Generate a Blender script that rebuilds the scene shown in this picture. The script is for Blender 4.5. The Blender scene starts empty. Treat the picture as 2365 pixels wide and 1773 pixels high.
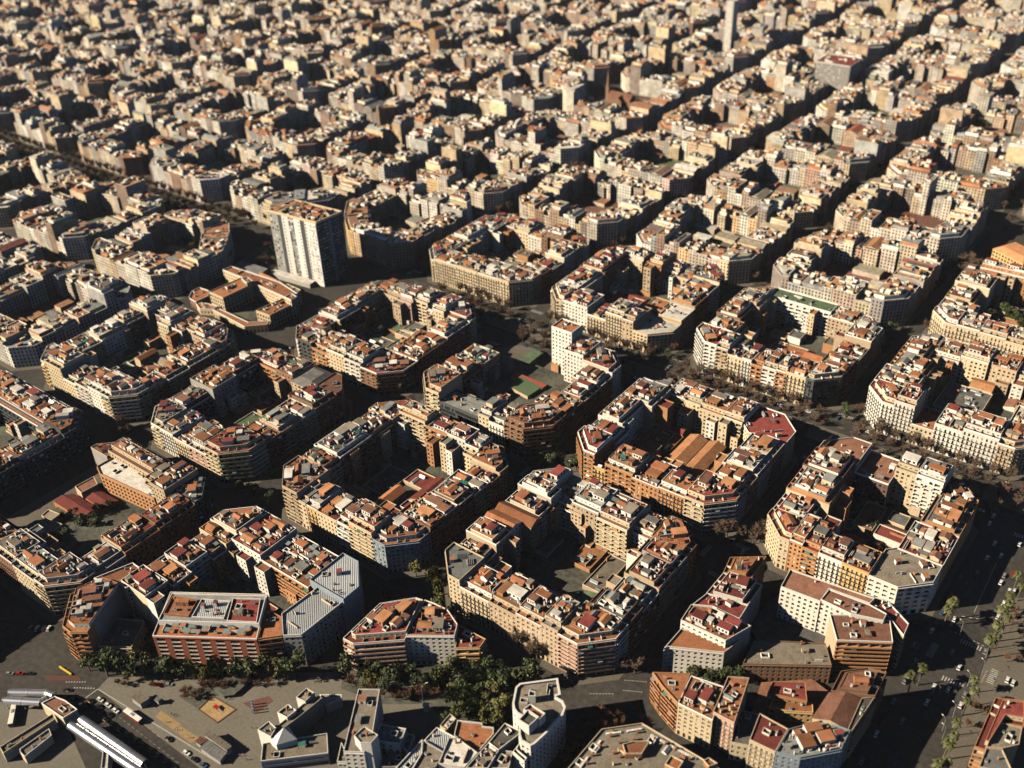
import bpy, math, random, re
from mathutils import Vector, Matrix
SC = bpy.context.scene
COL = SC.collection
R = math.radians
# ------------------------------------------------------------------ camera frame (measured from the street grid)
CAMX, CAMY, CAMZ = 375.2, -354.6, 422.12
YAW, PITCH, ROLL, FOC = 2.2378752, 0.5855613, -0.0399204, 2358.896
Fv = Vector((math.cos(YAW)*math.cos(PITCH), math.sin(YAW)*math.cos(PITCH), -math.sin(PITCH)))
Rh = Vector((math.sin(YAW), -math.cos(YAW), 0)); Uh = Rh.cross(Fv)
Rv = Rh*math.cos(ROLL)+Uh*math.sin(ROLL); Uv = -Rh*math.sin(ROLL)+Uh*math.cos(ROLL)
CAM = Vector((CAMX, CAMY, CAMZ))
def at(x, y, z):
    """world ground position of a measured point of the photograph at height z"""
    d = Fv+Rv*((x-1182.5)/FOC)-Uv*((y-886.5)/FOC)
    t = (z-CAMZ)/d.z
    return (CAMX+t*d.x, CAMY+t*d.y)
def z1(x, y): return (x/2.765, 1300+y/2.765)
def z2(x, y): return (780+x/2.765, 1300+y/2.765)
def z3(x, y): return (1500+x/2.557, 1200+y/2.557)
def z4(x, y): return (x/2.765, 850+y/2.765)
def z8(x, y): return (1765+x/3.317, 850+y/3.317)
def zh(x, y): return (420+x/5.53, 600+y/5.53)
def s1(x, y): return (x/6.9125, 1540+y/6.9125)
def s2(x, y): return (200+x/6.9125, 1540+y/6.9125)
def s3(x, y): return (500+x/6.9125, 1560+y/6.9125)
def s4(x, y): return (760+x/6.9125, 1560+y/6.9125)
def s5(x, y): return (1040+x/6.9125, 1540+y/6.9125)
def s6(x, y): return (1300+x/5.82, 1600+y/5.82)
def s7(x, y): return (2050+x/3.505, 1300+y/3.505)
def s8(x, y): return (2100+x/4.737, 500+y/4.737)
def st(x, y): return (380+x/3.456, 380+y/3.456)
def area2(p):
    return sum(p[i][0]*p[(i+1) % len(p)][1]-p[(i+1) % len(p)][0]*p[i][1] for i in range(len(p)))/2
def ccw(p): return p if area2(p) > 0 else p[::-1]
def P(zf, pts, z): return ccw([at(*zf(*q), z) for q in pts])
def dist_cam(x, y, z=12): return (Vector((x, y, z))-CAM).length

# ------------------------------------------------------------------ materials
def new_mat(name, rough=0.85, metal=0.0):
    m = bpy.data.materials.new(name); m.use_nodes = True
    b = m.node_tree.nodes['Principled BSDF']
    b.inputs['Roughness'].default_value = rough; b.inputs['Metallic'].default_value = metal
    b.inputs['Specular IOR Level'].default_value = 0.25
    return m, m.node_tree, b
def nd(nt, t, **kw):
    n = nt.nodes.new(t)
    for k, v in kw.items(): setattr(n, k, v)
    return n
def noisy(name, col, scale=0.25, amount=0.35, rough=0.85, metal=0.0, fine=3.0, rnd=0.18, tint=None, streak=False):
    """base colour broken up by two scales of stain, with each object a little different"""
    m, nt, b = new_mat(name, rough, metal); L = nt.links.new
    tc = nd(nt, 'ShaderNodeTexCoord'); oi = nd(nt, 'ShaderNodeObjectInfo')
    add = nd(nt, 'ShaderNodeVectorMath', operation='ADD')
    mul = nd(nt, 'ShaderNodeVectorMath', operation='SCALE'); mul.inputs['Scale'].default_value = 0.37
    L(oi.outputs['Location'], mul.inputs[0]); L(tc.outputs['Object'], add.inputs[0]); L(mul.outputs[0], add.inputs[1])
    n1 = nd(nt, 'ShaderNodeTexNoise'); n1.inputs['Scale'].default_value = scale; n1.inputs['Detail'].default_value = 5
    n2 = nd(nt, 'ShaderNodeTexNoise'); n2.inputs['Scale'].default_value = fine; n2.inputs['Detail'].default_value = 3
    src = add.outputs[0]
    if streak:
        sm = nd(nt, 'ShaderNodeVectorMath', operation='MULTIPLY'); sm.inputs[1].default_value = (1, 1, 0.18)
        L(src, sm.inputs[0]); L(sm.outputs[0], n2.inputs['Vector'])
    else: L(src, n2.inputs['Vector'])
    L(src, n1.inputs['Vector'])
    mx = nd(nt, 'ShaderNodeMath', operation='ADD'); L(n1.outputs[0], mx.inputs[0]); L(n2.outputs[0], mx.inputs[1])
    mr = nd(nt, 'ShaderNodeMapRange'); mr.inputs[1].default_value = 0.7; mr.inputs[2].default_value = 1.3
    mr.inputs[3].default_value = 1-amount; mr.inputs[4].default_value = 1+amount*0.7
    L(mx.outputs[0], mr.inputs[0])
    rr = nd(nt, 'ShaderNodeMapRange'); rr.inputs[3].default_value = 1-rnd; rr.inputs[4].default_value = 1+rnd
    L(oi.outputs['Random'], rr.inputs[0])
    m2 = nd(nt, 'ShaderNodeMath', operation='MULTIPLY'); L(mr.outputs[0], m2.inputs[0]); L(rr.outputs[0], m2.inputs[1])
    base = nd(nt, 'ShaderNodeMix', data_type='RGBA'); base.inputs['A'].default_value = (*col, 1)
    t = tint or tuple(c*0.75 for c in col)
    base.inputs['B'].default_value = (*t, 1)
    L(n1.outputs[0], base.inputs['Factor'])
    hv = nd(nt, 'ShaderNodeVectorMath', operation='SCALE'); L(base.outputs['Result'], hv.inputs[0]); L(m2.outputs[0], hv.inputs['Scale'])
    L(hv.outputs[0], b.inputs['Base Color'])
    return m
M = {}
for k, n, c in (('c', 'cream_render', (.62, .49, .31)), ('w', 'white_render', (.74, .68, .57)), ('y', 'ochre_render', (.60, .40, .17)),
                ('o', 'orange_brick', (.47, .235, .105)), ('b', 'brown_brick', (.26, .145, .085)), ('t', 'tan_render', (.50, .37, .235)),
                ('p', 'pink_render', (.58, .38, .27)), ('g', 'grey_render', (.36, .34, .30)), ('k', 'dark_cladding', (.085, .09, .09)),
                ('s', 'slate_render', (.26, .30, .33)), ('q', 'red_brick', (.33, .105, .055)), ('n', 'maroon_cladding', (.16, .09, .075))):
    M[k] = noisy(n, c, 0.12, 0.22, 0.9, fine=1.6, rnd=0.14, streak=True)
for k, n, c, t in (('o', 'terracotta_roof', (.36, .128, .048), (.20, .095, .05)), ('r', 'red_roof', (.21, .036, .028), (.16, .045, .034)),
                   ('n', 'brown_roof', (.22, .095, .055), (.17, .085, .055)), ('g', 'grey_roof', (.20, .20, .185), (.16, .155, .14)),
                   ('t', 'gravel_roof', (.215, .18, .13), (.17, .14, .105)), ('d', 'dark_roof', (.085, .083, .08), (.11, .10, .085)),
                   ('w', 'pale_roof', (.52, .48, .41), (.42, .38, .32)), ('e', 'green_roof', (.12, .17, .085), (.10, .14, .08)),
                   ('l', 'lit_clay_roof', (.44, .20, .085), (.30, .14, .065))):  # last entry: paler orange clay for roofs, balcony fronts and awnings
    M['R'+k] = noisy(n, c, 0.22, 0.42, 0.92, fine=1.1, rnd=0.34, tint=t)
M['glass'] = noisy('window_glass', (.014, .016, .018), .5, .3, .12, fine=.8, rnd=.3)
M['glass'].node_tree.nodes['Principled BSDF'].inputs['Specular IOR Level'].default_value = .5
M['shop'] = noisy('shopfront', (.05, .04, .033), .4, .5, .35, fine=.9)
M['shutW'] = noisy('pale_shutter', (.60, .55, .46), .5, .15)
M['shutB'] = noisy('brown_shutter', (.15, .085, .045), .5, .2)
M['shutG'] = noisy('green_awning', (.03, .17, .12), .5, .25)
M['rail'] = noisy('iron_railing', (.035, .033, .03), .5, .2, .5)
M['white'] = noisy('white_paint', (.80, .75, .66), .4, .18, fine=2)
M['clayw'] = noisy('clay_wall', (.45, .20, .095), .4, .3, fine=2)
M['conc'] = noisy('concrete', (.36, .335, .29), .15, .28, fine=1.2)
M['metal'] = noisy('zinc_sheet', (.46, .46, .44), .12, .22, .42, .35, fine=1)
M['metalD'] = noisy('dark_sheet', (.13, .135, .14), .12, .25, .45, .3)
M['skyl'] = noisy('skylight_glass', (.20, .23, .22), .3, .25, .15)
M['steel'] = noisy('polished_steel', (.80, .79, .76), .3, .12, .28, .9)
M['blue'] = noisy('blue_tarp', (.03, .12, .33), .5, .3)
M['asph'] = noisy('asphalt', (.058, .050, .040), .03, .5, .95, fine=.35, rnd=0, tint=(.038, .034, .029))
M['pave'] = noisy('paving', (.135, .115, .085), .04, .3, .95, fine=.9, rnd=0)
M['plaza'] = noisy('plaza_paving', (.17, .15, .115), .05, .22, .95, fine=.6, rnd=0)
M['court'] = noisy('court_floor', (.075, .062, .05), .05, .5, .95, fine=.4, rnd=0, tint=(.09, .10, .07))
M['sand'] = noisy('sandy_earth', (.33, .22, .10), .15, .3, .95, fine=.9)
M['mark'] = noisy('road_paint', (.40, .38, .33), .5, .3, .8)
M['markY'] = noisy('yellow_paint', (.65, .45, .04), .5, .2, .8)
M['redpave'] = noisy('red_paving', (.13, .055, .042), .2, .3, .95)
M['pitch'] = noisy('sports_turf', (.085, .125, .06), .1, .25, .95)
M['pitchR'] = noisy('sports_red', (.30, .075, .05), .1, .25, .95)
M['bark'] = noisy('bark', (.14, .10, .07), 1, .35)
M['twig'] = noisy('bare_twigs', (.20, .125, .075), .5, .35, tint=(.15, .10, .07))
M['twigR'] = noisy('rusty_twigs', (.22, .10, .05), .5, .35, tint=(.16, .08, .05))
M['leafD'] = noisy('dark_foliage', (.052, .070, .020), .5, .5, .7, tint=(.032, .045, .018))
M['leafM'] = noisy('mid_foliage', (.105, .11, .026), .5, .5, .7, tint=(.05, .065, .02))
M['leafY'] = noisy('olive_foliage', (.15, .12, .028), .5, .45, .7, tint=(.09, .085, .022))
M['palm'] = noisy('palm_frond', (.10, .095, .03), .6, .4, .6, tint=(.08, .09, .03))
for k, c in (('cW', (.72, .70, .66)), ('cB', (.02, .02, .022)), ('cR', (.33, .02, .018)), ('cG', (.22, .22, .22)), ('cS', (.05, .09, .15)), ('cY', (.75, .50, .02))):
    M[k] = noisy('car_paint_'+{'cW': 'white', 'cB': 'black', 'cR': 'red', 'cG': 'grey', 'cS': 'blue', 'cY': 'yellow'}[k], c, .5, .08, .3, rnd=.1)
M['tyre'] = noisy('tyre_rubber', (.02, .02, .02), 1, .1)
M['net'] = noisy('green_netting', (.045, .20, .15), .3, .35)
def ribbed(name, col):
    m = noisy(name, col, .12, .2, .45, .3, fine=1); nt = m.node_tree; b = nt.nodes['Principled BSDF']
    tc = nd(nt, 'ShaderNodeTexCoord'); wv = nd(nt, 'ShaderNodeTexWave'); wv.inputs['Scale'].default_value = .45; wv.bands_direction = 'DIAGONAL'
    bp = nd(nt, 'ShaderNodeBump'); bp.inputs['Strength'].default_value = .7; bp.inputs['Distance'].default_value = .3
    nt.links.new(tc.outputs['Object'], wv.inputs['Vector']); nt.links.new(wv.outputs['Fac'], bp.inputs['Height']); nt.links.new(bp.outputs[0], b.inputs['Normal']); return m
M['Rz'] = ribbed('ribbed_zinc', (.42, .43, .42))
FN = {'q': 'red brick', 'c': 'cream', 'w': 'white', 'y': 'ochre', 'o': 'orange brick', 'b': 'brown brick', 't': 'tan', 'p': 'pink', 'g': 'grey', 'k': 'dark glass', 's': 'slate grey', 'n': 'maroon'}
RN = {'z': 'zinc', 'o': 'terracotta', 'r': 'dark red', 'n': 'brown', 'g': 'grey', 't': 'gravel', 'd': 'black', 'w': 'pale', 'e': 'green', 'l': 'orange clay'}

# ------------------------------------------------------------------ mesh building
class MB:
    def __init__(s): s.v = []; s.f = []; s.m = []; s.mats = []
    def mi(s, mat):
        if mat not in s.mats: s.mats.append(mat)
        return s.mats.index(mat)
    def face(s, pts, mat):
        n = len(s.v); s.v.extend(pts); s.f.append(tuple(range(n, n+len(pts)))); s.m.append(s.mi(mat))
    def box(s, x0, y0, z0, x1, y1, z1, mat, top=None, ax=None, bottom=False):
        """ax: (ox, oy, cos, sin) frame for a rotated box"""
        if ax: ox, oy, c, sn = ax; T = lambda x, y, z: (ox+x*c-y*sn, oy+x*sn+y*c, z)
        else: T = lambda x, y, z: (x, y, z)
        p = [T(*q) for q in ((x0, y0, z0), (x1, y0, z0), (x1, y1, z0), (x0, y1, z0), (x0, y0, z1), (x1, y0, z1), (x1, y1, z1), (x0, y1, z1))]
        n = len(s.v); s.v.extend(p); a = s.mi(mat); t = s.mi(top or mat)
        for q, k in (((0, 1, 5, 4), a), ((1, 2, 6, 5), a), ((2, 3, 7, 6), a), ((3, 0, 4, 7), a), ((4, 5, 6, 7), t)):
            s.f.append(tuple(n+i for i in q)); s.m.append(k)
        if bottom: s.f.append((n+3, n+2, n+1, n)); s.m.append(a)
    def prism(s, poly, z0, z1, mat, top=None):
        n = len(s.v); k = len(poly)
        s.v.extend([(x, y, z0) for x, y in poly]+[(x, y, z1) for x, y in poly]); a = s.mi(mat); t = s.mi(top or mat)
        for i in range(k):
            j = (i+1) % k; s.f.append((n+i, n+j, n+k+j, n+k+i)); s.m.append(a)
        s.f.append(tuple(n+k+i for i in range(k))); s.m.append(t)
    def ring(s, poly, inner, z0, z1, mat):
        n = len(s.v); k = len(poly)
        for pl, z in ((poly, z0), (poly, z1), (inner, z1), (inner, z0)): s.v.extend([(x, y, z) for x, y in pl])
        a = s.mi(mat)
        for r in range(3):
            for i in range(k):
                j = (i+1) % k; s.f.append((n+r*k+i, n+r*k+j, n+(r+1)*k+j, n+(r+1)*k+i)); s.m.append(a)
    def cyl(s, x, y, z0, z1, r0, r1, mat, k=8, top=None):
        p0 = [(x+r0*math.cos(i*2*math.pi/k), y+r0*math.sin(i*2*math.pi/k), z0) for i in range(k)]
        p1 = [(x+r1*math.cos(i*2*math.pi/k), y+r1*math.sin(i*2*math.pi/k), z1) for i in range(k)]
        n = len(s.v); s.v.extend(p0+p1); a = s.mi(mat)
        for i in range(k):
            j = (i+1) % k; s.f.append((n+i, n+j, n+k+j, n+k+i)); s.m.append(a)
        s.f.append(tuple(n+k+i for i in range(k))); s.m.append(s.mi(top or mat))
    def tube(s, a, b, r0, r1, mat, k=5):
        a = Vector(a); b = Vector(b); d = (b-a).normalized()
        u = d.orthogonal().normalized(); w = d.cross(u); n = len(s.v)
        for p, r in ((a, r0), (b, r1)):
            for i in range(k):
                t = i*2*math.pi/k; s.v.append(tuple(p+u*(r*math.cos(t))+w*(r*math.sin(t))))
        m = s.mi(mat)
        for i in range(k):
            j = (i+1) % k; s.f.append((n+i, n+j, n+k+j, n+k+i)); s.m.append(m)
    def gable(s, poly4, z0, hgt, mat, wall, over=0.0):
        """pitched roof on a quad, ridge along the longer pair of sides"""
        a, b, c, d = poly4
        if math.dist(a, b) < math.dist(b, c): a, b, c, d = b, c, d, a
        mid = lambda p, q: ((p[0]+q[0])/2, (p[1]+q[1])/2)
        r0 = mid(d, a); r1 = mid(b, c); Z = lambda p, z: (p[0], p[1], z)
        s.face([Z(a, z0), Z(b, z0), Z(r1, z0+hgt), Z(r0, z0+hgt)], mat)
        s.face([Z(c, z0), Z(d, z0), Z(r0, z0+hgt), Z(r1, z0+hgt)], mat)
        s.face([Z(b, z0), Z(c, z0), Z(r1, z0+hgt)], wall); s.face([Z(d, z0), Z(a, z0), Z(r0, z0+hgt)], wall)
    def hip(s, poly, z0, hgt, k, mat):
        inner = inset(poly, [k]*len(poly))
        if not inner or len(inner) != len(poly):
            cx = sum(p[0] for p in poly)/len(poly); cy = sum(p[1] for p in poly)/len(poly)
            for i in range(len(poly)):
                p, q = poly[i], poly[(i+1) % len(poly)]; s.face([(*p, z0), (*q, z0), (cx, cy, z0+hgt)], mat)
            return
        for i in range(len(poly)):
            j = (i+1) % len(poly)
            s.face([(*poly[i], z0), (*poly[j], z0), (*inner[j], z0+hgt), (*inner[i], z0+hgt)], mat)
        s.face([(*p, z0+hgt) for p in inner], mat)
    def mesh(s, name, smooth=False):
        me = bpy.data.meshes.new(name); me.from_pydata(s.v, [], s.f)
        for m in s.mats: me.materials.append(m)
        me.polygons.foreach_set('material_index', s.m)
        if smooth: me.polygons.foreach_set('use_smooth', [True]*len(s.f))
        me.update(); return me
    def obj(s, name, parent=None, org=(0, 0, 0), smooth=False):
        if org != (0, 0, 0): s.v = [(x-org[0], y-org[1], z-org[2]) for x, y, z in s.v]
        o = bpy.data.objects.new(name, s.mesh(name, smooth)); COL.objects.link(o)
        if parent: o.parent = parent
        else: o.location = org
        return o
def thing(name, label, cat, loc=(0, 0, 0), rot=0, group=None):
    o = bpy.data.objects.new(name, None); COL.objects.link(o); o.empty_display_size = 1
    o.location = loc; o.rotation_euler = (0, 0, rot); tag(o, label, cat, group); return o
def tag(o, label, cat, group=None):
    o['label'] = label; o['category'] = cat
    if group: o['group'] = group
    return o
def place(me, name, parent, loc, rz=0, sc=(1, 1, 1)):
    o = bpy.data.objects.new(name, me); COL.objects.link(o); o.parent = parent
    o.location = loc; o.rotation_euler = (0, 0, rz); o.scale = sc; return o
def copy_tree(o, parent=None):
    c = o.copy(); COL.objects.link(c); c.parent = parent
    for ch in list(o.children): copy_tree(ch, c)
    return c
# ------------------------------------------------------------------ polygon helpers
def edge_n(p, q):
    L = math.dist(p, q) or 1e-6
    return ((q[1]-p[1])/L, -(q[0]-p[0])/L)
def inset(poly, ds):
    k = len(poly); out = []
    for i in range(k):
        p0, p, q = poly[i-1], poly[i], poly[(i+1) % k]; d0, d1 = ds[i-1], ds[i]
        n0 = edge_n(p0, p); n1 = edge_n(p, q); det = n0[0]*n1[1]-n0[1]*n1[0]
        c0 = n0[0]*p[0]+n0[1]*p[1]-d0; c1 = n1[0]*p[0]+n1[1]*p[1]-d1
        if abs(det) < 0.05: out.append((p[0]-n1[0]*d1, p[1]-n1[1]*d1)); continue
        out.append(((c0*n1[1]-c1*n0[1])/det, (n0[0]*c1-n1[0]*c0)/det))
    for i in range(k):
        j = (i+1) % k
        if (out[j][0]-out[i][0])*(poly[j][0]-poly[i][0])+(out[j][1]-out[i][1])*(poly[j][1]-poly[i][1]) <= 0.3: return None
    return out
def inside(p, poly, m=0.0):
    for i in range(len(poly)):
        a, b = poly[i], poly[(i+1) % len(poly)]; n = edge_n(a, b)
        if (p[0]-a[0])*n[0]+(p[1]-a[1])*n[1] > -m: return False
    return True
def centroid(p): return (sum(q[0] for q in p)/len(p), sum(q[1] for q in p)/len(p))
# ------------------------------------------------------------------ unit meshes for roof furniture (shared data, scaled per object)
def unit(fn):
    mb = MB(); fn(mb); return mb
UM = {}
def add_unit(kind, name, fn):
    mb = MB(); fn(mb); UM.setdefault(kind, []).append(mb.mesh(name))
for wm, rm in (('white', 'Ro'), ('white', 'Rw'), ('c', 'Ro'), ('w', 'Rn'), ('clayw', 'Ro'), ('white', 'Rr'), ('t', 'Rt'), ('w', 'Rg'), ('clayw', 'Rn'), ('c', 'Rg')):
    def f(mb, wm=wm, rm=rm):
        mb.box(-.5, -.5, 0, .5, .5, .93, M[wm]); mb.box(-.54, -.54, .932, .54, .54, 1, M[wm], M[rm], bottom=True)
        mb.box(-.2, -.515, .02, .14, -.49, .75, M['shutB'])
    add_unit('stair_house', 'stair_house', f)
for wm in ('white', 'clayw', 'w', 'clayw', 'c'):
    def f(mb, wm=wm):
        mb.box(-.5, -.5, 0, .5, .5, .86, M[wm]); mb.box(-.62, -.62, .86, .62, .62, .92, M[wm], bottom=True); mb.box(-.35, -.35, .92, .35, .35, 1, M['clayw'])
    add_unit('chimney', 'chimney', f)
for wm in ('white', 'w', 'c', 'clayw', 'white'):
    add_unit('terrace_wall', 'terrace_wall', lambda mb, wm=wm: mb.box(-.5, -.5, 0, .5, .5, 1, M[wm]))
for gm in ('skyl', 'metal', 'skyl'):
    def f(mb, gm=gm):
        mb.box(-.5, -.5, 0, .5, .5, .35, M['white']); mb.gable([(-.5, -.5), (.5, -.5), (.5, .5), (-.5, .5)], .352, .65, M[gm], M['white'])
        for i in range(1, 5): mb.box(-.5+i*.2-.012, -.02, .36, -.5+i*.2+.012, .02, 1.03, M['white'])
    add_unit('skylight', 'skylight', f)
def f(mb): mb.cyl(0, 0, .12, .85, .5, .5, M['white'], 10); mb.cyl(0, 0, .85, 1, .5, .1, M['white'], 10); mb.box(-.35, -.35, 0, .35, .35, .12, M['conc'])
add_unit('water_tank', 'water_tank', f)
def f(mb):
    mb.box(-.5, -.5, .1, .5, .5, 1, M['metal']); mb.box(-.3, -.3, 1, .3, .3, 1.06, M['rail'])
    for x in (-.45, .35): mb.box(x, -.45, 0, x+.1, .45, .1, M['rail'])
add_unit('air_conditioner', 'air_conditioner', f)
for i, dm in enumerate(('rail', 'Rd')):
    def f(mb, dm=dm):
        mb.ring([(-.5, -.5), (.5, -.5), (.5, .5), (-.5, .5)], [(-.43, -.43), (.43, -.43), (.43, .43), (-.43, .43)], 0, 1, M['white' if dm == 'rail' else 'w'])
        mb.face([(-.43, -.43, .03), (.43, -.43, .03), (.43, .43, .03), (-.43, .43, .03)], M[dm])  # dark floor paints in the shade of a deep shaft; no hole is cut
    add_unit('light_well', 'light_well', f)
for gm in ('skyl', 'Rg', 'Rw', 'Ro', 'Rt', 'shutG'):
    def f(mb, gm=gm):
        for x in (-.47, .43):
            for y in (-.47, .43): mb.box(x, y, 0, x+.05, y+.05, .9, M['rail'])
        mb.face([(-.5, -.5, .85), (.5, -.5, .85), (.5, .5, 1), (-.5, .5, 1)], M[gm]); mb.face([(-.5, .5, .98), (.5, .5, .98), (.5, -.5, .83), (-.5, -.5, .83)], M[gm])
        mb.face([(-.5, -.5, .83), (.5, -.5, .83), (.5, -.5, .85), (-.5, -.5, .85)], M[gm])
    add_unit('pergola', 'pergola', f)
def f(mb):
    mb.tube((0, 0, 0), (0, 0, 1), .03, .02, M['metal'], 4)
    for z in (.7, .8, .9): mb.tube((-.5, 0, z), (.5, 0, z), .012, .012, M['metal'], 3)
add_unit('antenna', 'antenna', f)
def f(mb):
    mb.tube((0, 0, 0), (0, 0, .6), .06, .06, M['metal'], 4)
    n = len(mb.v)
    for r, y in ((.05, .2), (.32, .12), (.5, 0)):
        for i in range(8):
            t = i*math.pi/4; mb.v.append((r*math.cos(t), -y+.1, .6+r*math.sin(t)))
    for a in (0, 8):
        for i in range(8): mb.f.append((n+a+i, n+a+(i+1) % 8, n+a+8+(i+1) % 8, n+a+8+i)); mb.m.append(mb.mi(M['white']))
add_unit('satellite_dish', 'satellite_dish', f)
def f(mb):
    for i in range(4):
        y = -.5+i*.26; mb.face([(-.5, y, .1), (.5, y, .1), (.5, y+.2, .9), (-.5, y+.2, .9)], M['metalD']); mb.face([(-.5, y+.2, .9), (.5, y+.2, .9), (.5, y+.2, 0), (-.5, y+.2, 0)], M['metal'])
        mb.box(-.5, y-.01, .06, .5, y+.01, .13, M['white'])
add_unit('solar_panel', 'solar_panel', f)
def f(mb):
    for i in range(5):
        a = i*1.3; r = .25+.1*(i % 2); mb.cyl(.25*math.cos(a), .25*math.sin(a), .1+.08*i, .75+.06*i, r, r*.3, M['leafM' if i % 2 else 'leafD'], 6)
    mb.box(-.4, -.4, 0, .4, .4, .3, M['clayw'])
add_unit('planter', 'planter', f)
WIN = {}
for k, gm in (('glass', 'glass'), ('shutW', 'shutW'), ('shutB', 'shutB'), ('shutG', 'shutG'), ('shop', 'shop')):
    mb = MB()
    mb.face([(.06, -.02, .05), (.94, -.02, .05), (.94, -.02, .95), (.06, -.02, .95)], M[gm])
    for x0, x1, a, b in ((0, .06, 0, 1), (.94, 1, 0, 1), (.06, .94, 0, .05), (.06, .94, .95, 1), (.47, .53, .05, .95)):
        mb.face([(x0, -.05, a), (x1, -.05, a), (x1, -.05, b), (x0, -.05, b)], M['white'] if k != 'shop' else M['rail'])
    WIN[k] = mb.mesh('window')

for wm, rm in (('white', 'Ro'), ('white', 'Rr'), ('white', 'Rn'), ('clayw', 'Rl'), ('w', 'Rr'), ('white', 'Rt'), ('c', 'Rg'), ('white', 'Rw'), ('white', 'Ro'), ('clayw', 'Ro')):
    def f(mb, wm=wm, rm=rm):
        mb.box(-.5, -.5, 0, .5, .5, .94, M[wm]); mb.box(-.53, -.53, .942, .53, .53, 1, M[wm], M[rm], bottom=True)
        for x in (-.38, -.08, .22): mb.box(x, -.508, .25, x+.17, -.49, .75, M['glass'])
        for y in (-.3, .1): mb.box(.49, y, .25, .506, y+.2, .75, M['glass'])
    add_unit('penthouse', 'penthouse', f)
for wm, rm in (('white', 'Ro'), ('c', 'Rn'), ('clayw', 'Ro'), ('w', 'Rl'), ('c', 'Rg')):
    def f(mb, wm=wm, rm=rm):
        mb.box(-.5, -.5, 0, .5, .5, .62, M[wm]); mb.gable([(-.53, -.53), (.53, -.53), (.53, .53), (-.53, .53)], .622, .38, M[rm], M[wm])
        mb.box(-.1, -.508, .1, .12, -.49, .5, M['glass'])
    add_unit('gabled_hut', 'gabled_hut', f)
for rm in ('Rr', 'Rg', 'Rt', 'Rn', 'Ro', 'Rl', 'Rd', 'Re', 'Rw'): add_unit('terrace_floor', 'terrace_floor', lambda mb, rm=rm: mb.box(-.5, -.5, 0, .5, .5, 1, M[rm]))
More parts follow.
